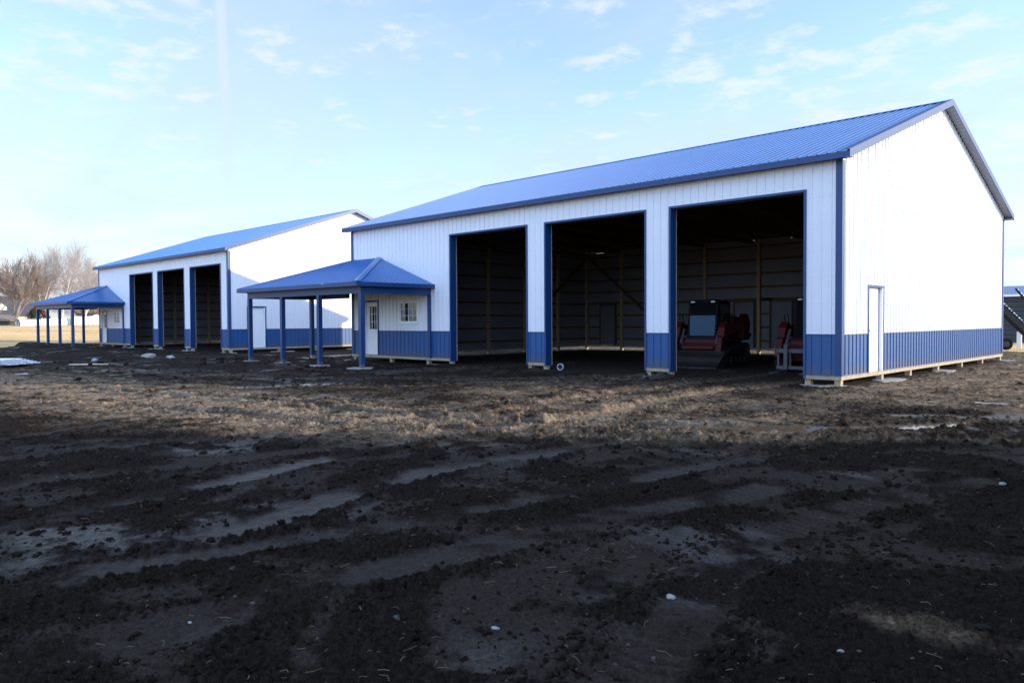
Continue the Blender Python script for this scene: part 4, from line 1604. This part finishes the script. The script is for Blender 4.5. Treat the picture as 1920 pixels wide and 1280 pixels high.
def scatter():
    rng = np.random.RandomState(5)
    import bmesh
    bases = []
    for k in range(7):
        bm = bmesh.new()
        bmesh.ops.create_icosphere(bm, subdivisions=1 if k < 0 else 2, radius=1)
        vs = np.array([v.co[:] for v in bm.verts])
        fs = np.array([[v.index for v in f.verts] for f in bm.faces])
        bm.free()
        q = vs * 1.3 + k * 9.1
        d = 1 + .55 * perlin(q[:, 0] * 1.3 + q[:, 2] * .7, q[:, 1] * 1.3 + q[:, 2]) + .35 * perlin(q[:, 0] * 3.1 + q[:, 2] * 2, q[:, 1] * 3.1 - q[:, 2] * 2.2)
        d = d * (.72 + .56 * rng.rand(len(vs)))
        bases.append((vs * d[:, None], fs))

    def place(name, n, sizes, pos, mat, sink=.3, soil=False):
        V, F, A = [], [], []
        off = 0
        h, dr, we = terrain(pos[:, 0], pos[:, 1])
        for i in range(n):
            vs, fs = bases[rng.randint(7)]
            s = sizes[i]
            a = rng.rand() * 6.28
            sc = s * np.array([1 + .5 * rng.rand(), .7 + .4 * rng.rand(), .55 + .35 * rng.rand()])
            p = vs * sc
            ca, sa = math.cos(a), math.sin(a)
            p = np.stack([p[:, 0] * ca - p[:, 1] * sa, p[:, 0] * sa + p[:, 1] * ca, p[:, 2]], -1)
            p += np.array([pos[i, 0], pos[i, 1], h[i] + sc[2] * (1 - 2 * sink) * .6])
            V.append(p)
            F.append(fs + off)
            A.append(np.tile([[min(1, dr[i] * (.55 + .6 * rng.rand())), .08, .9, 1]], (len(vs), 1)))
            off += len(vs)
        V, F = np.concatenate(V), np.concatenate(F)
        me = bpy.data.meshes.new(name)
        me.vertices.add(len(V))
        me.vertices.foreach_set('co', V.reshape(-1).astype(np.float32))
        me.loops.add(len(F) * 3)
        me.loops.foreach_set('vertex_index', F.reshape(-1).astype(np.int32))
        me.polygons.add(len(F))
        me.polygons.foreach_set('loop_start', (np.arange(len(F)) * 3).astype(np.int32))
        me.update(calc_edges=True)
        if soil:
            at = me.attributes.new('soil', 'FLOAT_COLOR', 'POINT')
            at.data.foreach_set('color', np.concatenate(A).reshape(-1).astype(np.float32))
        me.materials.append(mat)
        o = bpy.data.objects.new(name, me)
        COL.objects.link(o)
        return o

    # positions: denser near the camera, following the rough patches and rut edges
    def cand(n, rmin, rmax):
        th = YAW + (rng.rand(n) - .5) * math.radians(96)
        r = rmin * (rmax / rmin) ** rng.rand(n)
        return np.stack([CAM.x - r * np.sin(th), CAM.y + r * np.cos(th)], -1)

    def rough_filter(p, keep):
        rg = perlin(p[:, 0] * .45 + 31, p[:, 1] * .45) + .5 * perlin(p[:, 0] * 1.2, p[:, 1] * 1.2 + 40)
        w = .22 + .6 * sstep(-.2, .5, rg)
        for pts, hw, dep, lug, tw, td in TRACKS:
            d, s = track_dist(p[:, 0], p[:, 1], pts)
            w = np.where(np.abs(d - hw - .12) < .12, 1.0, w)
            w = np.where(d < hw - .05, .02, w)
        inside = (p[:, 0] < 0.2) & (p[:, 0] > -19.5) & (p[:, 1] > 0.1)
        w = np.where(inside, w * .15, w)
        return p[rng.rand(len(p)) < w * keep]
    p = rough_filter(cand(56000, 2.8, 36), 1.0)[:19000]
    sz = np.exp(rng.normal(math.log(.0105), .72, len(p)))
    dcam = np.hypot(p[:, 0] - CAM.x, p[:, 1] - CAM.y)
    sz = np.clip(sz * (.46 + .040 * dcam), .003, .010 + .0030 * dcam)
    o = place('mud_clods', len(p), sz, p, MUD, soil=True)
    tag(o, 'loose dark clods of earth strewn over the churned mud', 'clods', kind='stuff')
    p = cand(1300, 2.8, 30)
    sz = np.clip(np.exp(rng.normal(math.log(.0042), .5, len(p))), .0025, .016)
    o = place('grit', len(p), sz, p, GRITM, sink=.2)
    tag(o, 'small pale stones and grit scattered in the mud', 'grit', kind='stuff')
    # straw
    p = cand(2600, 2.8, 22)
    cl = perlin(p[:, 0] * .7 + 9, p[:, 1] * .7)
    p = p[rng.rand(len(p)) < .25 + 1.2 * np.maximum(0, cl)]
    mb = MB()
    h = terrain(p[:, 0], p[:, 1])[0]
    for i in range(len(p)):
        a = rng.rand() * 6.28
        ln = .015 + .06 * rng.rand() ** 2
        b = (rng.rand() - .3) * .5
        c, s = math.cos(a), math.sin(a)
        x, y, z = p[i, 0], p[i, 1], h[i] + .012
        k = (rng.rand() - .5) * ln * .6
        mb.tube([(x, y, z), (x + c * ln * .5 - s * k, y + s * ln * .5 + c * k, z + b * ln * .6 + .004), (x + c * ln, y + s * ln, z + b * ln)], (.0009 + .0006 * rng.rand()) * (1 + .1 * math.hypot(x - CAM.x, y - CAM.y)), 3, caps=False)
    o = mb.build('straw', STRAWM, fix=False)
    tag(o, 'thin bits of dry straw scattered over the mud', 'straw', kind='stuff')


scatter()


# ------------------------------------------------------------------ trees far left
def bare_tree(label, x, y, zb, height, spread, seed, bark, twig, levels=5, trunk_r=.28, fork=.32, group='bare trees behind the houses', dens=1.0, rad=4.5):
    rnd = random.Random(seed)
    T = empty('bare_tree', (x, y, zb))
    tag(T, label, 'tree', group)
    tr, cr = MB(), MB()

    def grow(p, d, ln, r, lev):
        n = 3
        pts, rs = [p], [r]
        dd = d.copy()
        for k in range(n):
            dd = (dd + Vector((rnd.gauss(0, .13), rnd.gauss(0, .13), rnd.gauss(.03, .09)))).normalized()
            pts.append(pts[-1] + dd * ln / n)
            rs.append(r * (1 - .36 * (k + 1) / n))
        mb = tr if lev <= 1 else cr
        mb.tube(pts, rs, 7 if lev <= 1 else (5 if lev == 2 else 3), caps=False)
        if lev >= levels:
            return
        kids = {0: 4, 1: 4, 2: 5, 3: 5, 4: 5}.get(lev, 3)
        kids = max(2, int(round(kids * dens)))
        for c in range(kids):
            t = 1.0 if c == 0 else .35 + .6 * rnd.random()
            i = min(n - 1, int(t * n))
            q = pts[i].lerp(pts[i + 1], t * n - i) if t < 1 else pts[-1]
            ax = Vector((rnd.gauss(0, 1), rnd.gauss(0, 1), rnd.gauss(0, .4))).normalized()
            sp = spread * (.55 if c == 0 else 1.0) * (.8 + .5 * rnd.random())
            nd = (dd + ax * sp).normalized()
            if nd.z < -.15:
                nd.z *= .3
                nd.normalize()
            nl = ln * (.74 + .2 * rnd.random()) * (.92 if lev else 1)
            grow(q, nd, nl, max(.018, rs[-1] * (.74 if c == 0 else .56)), lev + 1)
    L0 = height * fork
    grow(Vector((0, 0, -.3)), Vector((rnd.gauss(0, .05), rnd.gauss(0, .05), 1)).normalized(), L0, trunk_r, 0)
    t_ = tr.build('trunk', bark, T, smooth=True, fix=False)
    c_ = cr.build('crown', twig, T, fix=False)
    zs = max(v[2] for v in cr.v)
    k = height / zs
    rr = sorted(math.hypot(v[0], v[1]) for v in cr.v)[int(len(cr.v) * .93)]
    kr = rad / rr
    T.scale = (kr, kr, k)
    return T


bare_tree('dense brown bare tree with a broad fine-twigged crown at the left edge', -102.4, 7.0, .9, 9.6, .62, 3, BARK, TWIG, 5, .24, .25, dens=1.05, rad=3.3)
bare_tree('pale-trunked bare tree standing tall just right of the dense brown tree', -133.8, 17.7, 1.0, 15.0, .62, 8, PALEBARK, PALETWIG, 5, .22, .42, rad=4.4, dens=.95)
bare_tree('white-barked bare tree, tallest, above the left end of the porch roof', -128.2, 19.4, 1.0, 16.0, .66, 25, PALEBARK, PALETWIG, 5, .22, .42, rad=4.8, dens=.95)
bare_tree('small pale bare tree just left of the far barn, in front of another', -136.9, 25.2, 1.0, 12.0, .58, 31, PALEBARK, PALETWIG, 5, .22, .30, rad=3.4)
bare_tree('brown bare tree almost touching the far barn wall at left', -155.8, 32.0, 1.0, 13.0, .58, 44, BARK, PALETWIG, 5, .24, .28)
bare_tree('brown bare tree partly cut by the left edge of the picture', -117.5, 8.4, 1.0, 9.0, .62, 52, BARK, TWIG, 5, .22, .26, dens=1.0, rad=3.6)
bare_tree('low bare tree peeking over the far barn eave', -172.0, 40.0, 1.0, 11.8, .6, 63, BARK, PALETWIG, 5, .22, .28)
bare_tree('thin brown bare tree between the two tall pale trees', -150.0, 22.5, 1.0, 10.8, .6, 71, BARK, TWIG, 5, .2, .26, rad=3.6)
bare_tree('slender bare tree in the back row behind the dark-roofed house', -160.0, 14.0, 1.0, 12.5, .6, 81, BARK, PALETWIG, 5, .2, .28, rad=4.5)
bare_tree('wide pale bare tree in the back row above the left porch eave', -158.0, 26.5, 1.0, 13.5, .6, 92, PALEBARK, PALETWIG, 5, .2, .28, rad=4.8)
bare_tree('hazy bare tree in the back row over the cream house', -165.0, 31.5, 1.0, 12.5, .6, 97, BARK, PALETWIG, 5, .2, .28, rad=4.6)
bare_tree('leafless treetop rising above the dark shed at far right', -7.6, 88.0, -.4, 6.4, .5, 5, BARK, TWIG, 4, .12, .4, group=None, rad=1.6)


def brush_line():
    rng = random.Random(9)
    mb = MB()
    for k in range(5200):
        t = rng.random()
        x = -150 - 40 * rng.random() - 10 * t
        y = -2 + 52 * t + rng.gauss(0, 2)
        h = (1.8 + 4.4 * rng.random() ** 1.3)
        lx, ly = rng.gauss(0, .8), rng.gauss(0, .8)
        mb.tube([(x, y, .6), (x + lx * .4, y + ly * .4, .6 + h * .6), (x + lx, y + ly, .6 + h)], [.07, .05, .02], 3, caps=False)
    o = mb.build('brush', BRUSH, fix=False)
    tag(o, 'far line of leafless brown brush behind the houses', 'brush', kind='stuff')


brush_line()


def juniper(x, y, z):
    T = empty('juniper_tree', (x, y, z))
    tag(T, 'cone-shaped juniper, green with a rusty brown right side, beside the pipes', 'tree')
    rng = random.Random(4)
    parts = {'g': MB(), 'r': MB()}
    for k in range(5200):
        t = rng.random() ** .8
        rad = 1.55 * (1 - t) ** .8 + .12
        a = rng.random() * 6.283
        r = rad * (.45 + .6 * math.sqrt(rng.random())) * (.85 + .25 * math.sin(a * 5 + t * 9))
        p = Vector((r * math.cos(a), r * math.sin(a), .15 + 2.5 * t + rng.gauss(0, .06)))
        d = Vector((math.cos(a) * .6 + rng.gauss(0, .4), math.sin(a) * .6 + rng.gauss(0, .4), .9 + rng.gauss(0, .3))).normalized() * (.10 + .14 * rng.random())
        s = d.cross(Vector((rng.gauss(0, 1), rng.gauss(0, 1), rng.gauss(0, 1)))).normalized() * .035
        q = parts['r'] if (p.y * .9 + p.x * .1 + rng.gauss(0, .35)) > .25 else parts['g']
        q.quad(p - s, p + s, p + d + s * .3, p + d - s * .3)
    parts['g'].build('foliage', JUNIPER, T, fix=False)
    tag(parts['r'].build('foliage', RUST, T, fix=False), 'rusty brown dying foliage')
    MB().tube([(0, 0, -.2), (0, .02, 1.0), (.02, 0, 2.3)], [.09, .06, .02], 7).build('trunk', BARK, T)


juniper(-107.8, 10.9, 1.05)


# ------------------------------------------------------------------ houses and pipes far left
def house(name, label, loc, rz, w, d, hw, hr, wall, roof, extra=None, chimney=False, dormer=False, overhang=.35):
    """ridge along local x; gable ends at +-w/2"""
    T = empty(name, loc, rz)
    tag(T, label, 'house', 'houses beyond the field')
    wl = MB()
    prof = [(-d / 2, -.5), (d / 2, -.5), (d / 2, hw), (0, hw + hr), (-d / 2, hw)]
    wl.extrude(prof, 'x', -w / 2, w / 2)
    wo = wl.build('wall', wall, T)
    k = hr / (d / 2)
    rf = MB()
    o = overhang
    for s in (1, -1):
        rf.hexa([(-w / 2 - o, 0, hw + hr + .03), (w / 2 + o, 0, hw + hr + .03), (w / 2 + o, s * (d / 2 + o), hw - o * k + .03), (-w / 2 - o, s * (d / 2 + o), hw - o * k + .03),
                 (-w / 2 - o, 0, hw + hr + .2), (w / 2 + o, 0, hw + hr + .2), (w / 2 + o, s * (d / 2 + o), hw - o * k + .2), (-w / 2 - o, s * (d / 2 + o), hw - o * k + .2)])
    ro = rf.build('roof', roof, T)
    if chimney:
        MB().box(-w * .18, -w * .18 + .7, -.9, -.2, hw + hr * .4, hw + hr + .9).build('chimney', SIDING, ro)
    if dormer:
        dm = MB()
        yd = -d * .5
        dm.extrude([(-1.1, hw + .25), (1.1, hw + .25), (1.1, hw + 1.2), (0, hw + 2.0), (-1.1, hw + 1.2)], 'y', yd * .8, -.4)
        do = dm.build('dormer', SIDING, ro)
    for (face, a, c, ww, hh) in (extra or []):
        g = MB()
        f = MB()
        if face == 'g':
            g.box(w / 2 + .02, w / 2 + .05, a - ww / 2, a + ww / 2, c, c + hh)
            f.box(w / 2 + .005, w / 2 + .035, a - ww / 2 - .1, a + ww / 2 + .1, c - .1, c + hh + .1)
        else:
            g.box(a - ww / 2, a + ww / 2, -d / 2 - .05, -d / 2 - .02, c, c + hh)
            f.box(a - ww / 2 - .1, a + ww / 2 + .1, -d / 2 - .035, -d / 2 - .005, c - .1, c + hh + .1)
        fo = f.build('window', VINYL, T)
        g.build('pane', GLASS, fo)
    return T


# facing: local -y turned towards the camera side
RZ = math.radians(90 + 8)
house('house', 'dark-roofed house with a cream gable and dormer at the left edge', (-132.5, 10.6, .9), math.radians(98), 9.5, 8.4, 1.7, 2.75, SIDING, SHINGLE, [('f', -2, .5, 1.1, .9)], False, True)
house('house', 'low brown-roofed outbuilding in front of the dark-roofed house', (-114.5, 5.4, .7), math.radians(96), 7.4, 5.0, .95, .62, SHEDGREY, BROWNSHINGLE, None)
house('house', 'cream house with a tan hipped roof seen between the porch posts', (-141.5, 20.2, .8), math.radians(98), 7.0, 6.8, 1.45, 1.9, PALESIDING, TANROOF, [('f', -.6, .45, .8, .8), ('f', 1.6, .45, 1.6, .8)])
house('house', 'small white gabled house with a dark roof left of the far barn', (-149.5, 29.0, .8), math.radians(8), 9.0, 5.2, 1.15, 1.0, PALESIDING, SHINGLE, [('g', .4, .35, .9, .7)])
house('house', 'long low grey-roofed house behind the white pipes', (-158.0, 25.5, .8), math.radians(98), 9.0, 6.0, 1.2, .75, RED, SHINGLE, None)


def pipe(label, a, b, r):
    a, b = Vector(a), Vector(b)
    T = empty('culvert_pipe', (a.x, a.y, a.z - r))
    tag(T, label, 'pipe', 'white culvert pipes on the grass')
    mb = MB()
    n = 24
    segs = 10
    off = T.location
    d = (b - a).normalized()
    s = d.cross(Vector((0, 0, 1))).normalized()
    t = s.cross(d)
    for k in range(segs):
        for j in range(n):
            a0, a1 = 2 * math.pi * j / n, 2 * math.pi * (j + 1) / n
            p, q = a.lerp(b, k / segs), a.lerp(b, (k + 1) / segs)
            c0, c1 = (s * math.cos(a0) + t * math.sin(a0)) * r, (s * math.cos(a1) + t * math.sin(a1)) * r
            mb.quad(p + c0 - off, p + c1 - off, q + c1 - off, q + c0 - off)
    o = mb.build('pipe_wall', PIPEWHITE, T, smooth=True, fix=False)
    sm = o.modifiers.new('thick', 'SOLIDIFY')
    sm.thickness = -.08
    sm.offset = 0
    for k, e in enumerate((a, b)):
        mb = MB()
        pts = [e + (s * math.cos(x) + t * math.sin(x)) * (r + .02) - off for x in np.linspace(0, 2 * math.pi, n + 1)]
        mb.tube(pts, .05, 6, caps=False)
        mb.build('pipe_rim', DARKMETAL if k == 0 else PIPEWHITE, T)
    mb = MB()
    mb.poly([a + d * .5 + (s * math.cos(2 * math.pi * j / n) + t * math.sin(2 * math.pi * j / n)) * (r - .05) - off for j in range(n)])
    mb.build('pipe_plug', SHEDROOF, T)
    return T


pipe('short white culvert pipe with a dark open end, leftmost on the grass', (-99.6, 6.7, 1.30), (-100.4, 9.2, 1.30), .46)
pipe('white culvert pipe behind the first post of the far porch', (-100.6, 9.3, 1.36), (-101.4, 12.8, 1.36), .50)
pipe('largest white culvert pipe, ending beside the far barn', (-101.0, 12.9, 1.50), (-99.8, 17.2, 1.50), .64)


# power lines
def wire(label, a, b, sag, r):
    mb = MB()
    a, b = Vector(a), Vector(b)
    pts = []
    for k in range(41):
        t = k / 40
        p = a.lerp(b, t) - a
        pts.append(p - Vector((0, 0, sag * 4 * t * (1 - t))))
    mb.tube(pts, r, 5)
    o = mb.build('power_line', WIRE)
    o.location = a
    return tag(o, label, 'power line', 'power lines across the left sky')


wire('topmost thin power line in the pale sky at left', (-72.57, -7.9, 12.82), (-174.97, 123.27, 22.96), .8, .011)
wire('middle power line of the three in the sky at left', (-72.58, -7.91, 12.05), (-174.98, 123.26, 20.6), .8, .013)
wire('lowest of the three power lines in the sky at left', (-72.58, -7.94, 10.89), (-175.0, 123.23, 17.46), .8, .011)
wire('low power line crossing in front of the bare trees', (-86.61, -.47, 5.53), (-164.8, 36.64, 5.65), .3, .014)


# ------------------------------------------------------------------ things behind the right gable
def grey_shed():
    T = empty('grey_shed', (-5.5, 45.0, -.4), math.radians(8))
    tag(T, 'long dark grey shed of horizontal boards behind the near barn gable', 'shed')
    mb = MB()
    n = 10
    H = 3.2
    for k in range(n):
        z0 = k * H / n
        mb.extrude([(-.02 - .015, z0 + .05), (-.02, z0 + .05), (-.02, z0 + H / n - .03), (-.16, z0 + H / n - .02), (-.16, z0 + H / n - .06), (-.05, z0 + H / n - .10)], 'x', -9, 9)
    mb.box(-9, 9, .0, .08, -.3, H)
    w = mb.build('board_wall', SHEDGREY, T)
    mb = MB()
    mb.box(-9, -8.9, .08, 6, -.3, H)
    mb.box(8.9, 9, .08, 6, -.3, H)
    mb.box(-9, 9, 6, 6.08, -.3, H)
    mb.build('side_wall', SHEDGREY, T)
    mb = MB()
    mb.hexa([(-9.3, -.4, H + .06), (9.3, -.4, H + .06), (9.3, 3.0, H + .75), (-9.3, 3.0, H + .75), (-9.3, -.4, H + .12), (9.3, -.4, H + .12), (9.3, 3.0, H + .82), (-9.3, 3.0, H + .82)])
    mb.hexa([(-9.3, 6.5, H + .06), (9.3, 6.5, H + .06), (9.3, 3.0, H + .75), (-9.3, 3.0, H + .75), (-9.3, 6.5, H + .12), (9.3, 6.5, H + .12), (9.3, 3.0, H + .82), (-9.3, 3.0, H + .82)])
    r = mb.build('roof', SHEDROOF, T)
    MB().box(-9.3, 9.3, -.44, -.405, H - .02, H + .12).build('gutter', PIPEWHITE, r)


grey_shed()


def boom(label, a, b, w, h, mat, bolts, name, cat):
    a, b = Vector(a), Vector(b)
    T = empty(name, tuple(b))
    tag(T, label, cat)
    mb = MB()
    d = (b - a).normalized()
    s = d.cross(Vector((0, 0, 1))).normalized()
    u = s.cross(d)
    mb.bar(a - b, Vector((0, 0, 0)), w, h)
    mb.bar(a - b + s * w / 2 + u * h * .4, s * w / 2 + u * h * .4, .05, .08)
    mb.bar(a - b - s * w / 2 + u * h * .4, -s * w / 2 + u * h * .4, .05, .08)
    mb.build('beam', mat, T)
    n = bolts
    q = MB()
    for k in range(n):
        t = (k + .3) / n
        p = (a - b) * (1 - t)
        p2 = (a - b) * (1 - t - (.55 if k % 2 else .3) / n)
        q.bar(p - s * (w / 2 + .03) + u * h * .5, p2 - s * (w / 2 + .03) + u * h * .5, .05, .07)
    q.build('reflective_strip', VINYL, T)
    if name == 'conveyor':
        lg = MB()
        m = (a - b) * .22
        for sg in (-1, 1):
            lg.bar(m + s * sg * w * .4, m + s * sg * w * .4 + Vector((0, 0, -(m.z + b.z) - .42)), .06, .06)
        lg.build('leg', DARKMETAL, T)
    return T


boom('black conveyor with white edge marks sloping down behind the near barn', (-5.0, 34.6, 2.75), (-1.0, 30.7, -1.05 + .25), .5, .24, BLACK, 26, 'conveyor', 'conveyor')
boom('thin dark handrail with white marks above the black conveyor', (-3.75, 36.0, 3.0), (-.9, 32.8, -.1), .06, .06, BLACK, 16, 'handrail', 'handrail')
o = MB().box(-.12, .12, -.05, .05, 0, .95).build('marker_post', PIPEWHITE, bevel=.02)
o.location = (-3.05, 33.44, -.42)
tag(o, 'short white post standing below the black conveyor', 'post')


def wheel_thing():
    T = empty('loose_wheel', (-3.22, 31.2, -.42), math.radians(30))
    tag(T, 'black loose wheel on the ground at the rear gable corner', 'wheel')
    mb = MB()
    r = .24
    pts = [(r * math.cos(a), 0, .30 + r * math.sin(a)) for a in np.linspace(0, 2 * math.pi, 29)]
    mb.tube(pts, .09, 10, caps=False)
    mb.build('tyre', RUBBER, T, smooth=True)
    MB().tube([(0, -.05, .30), (0, .05, .30)], .16, 18).build('rim', DARKMETAL, T)


wheel_thing()
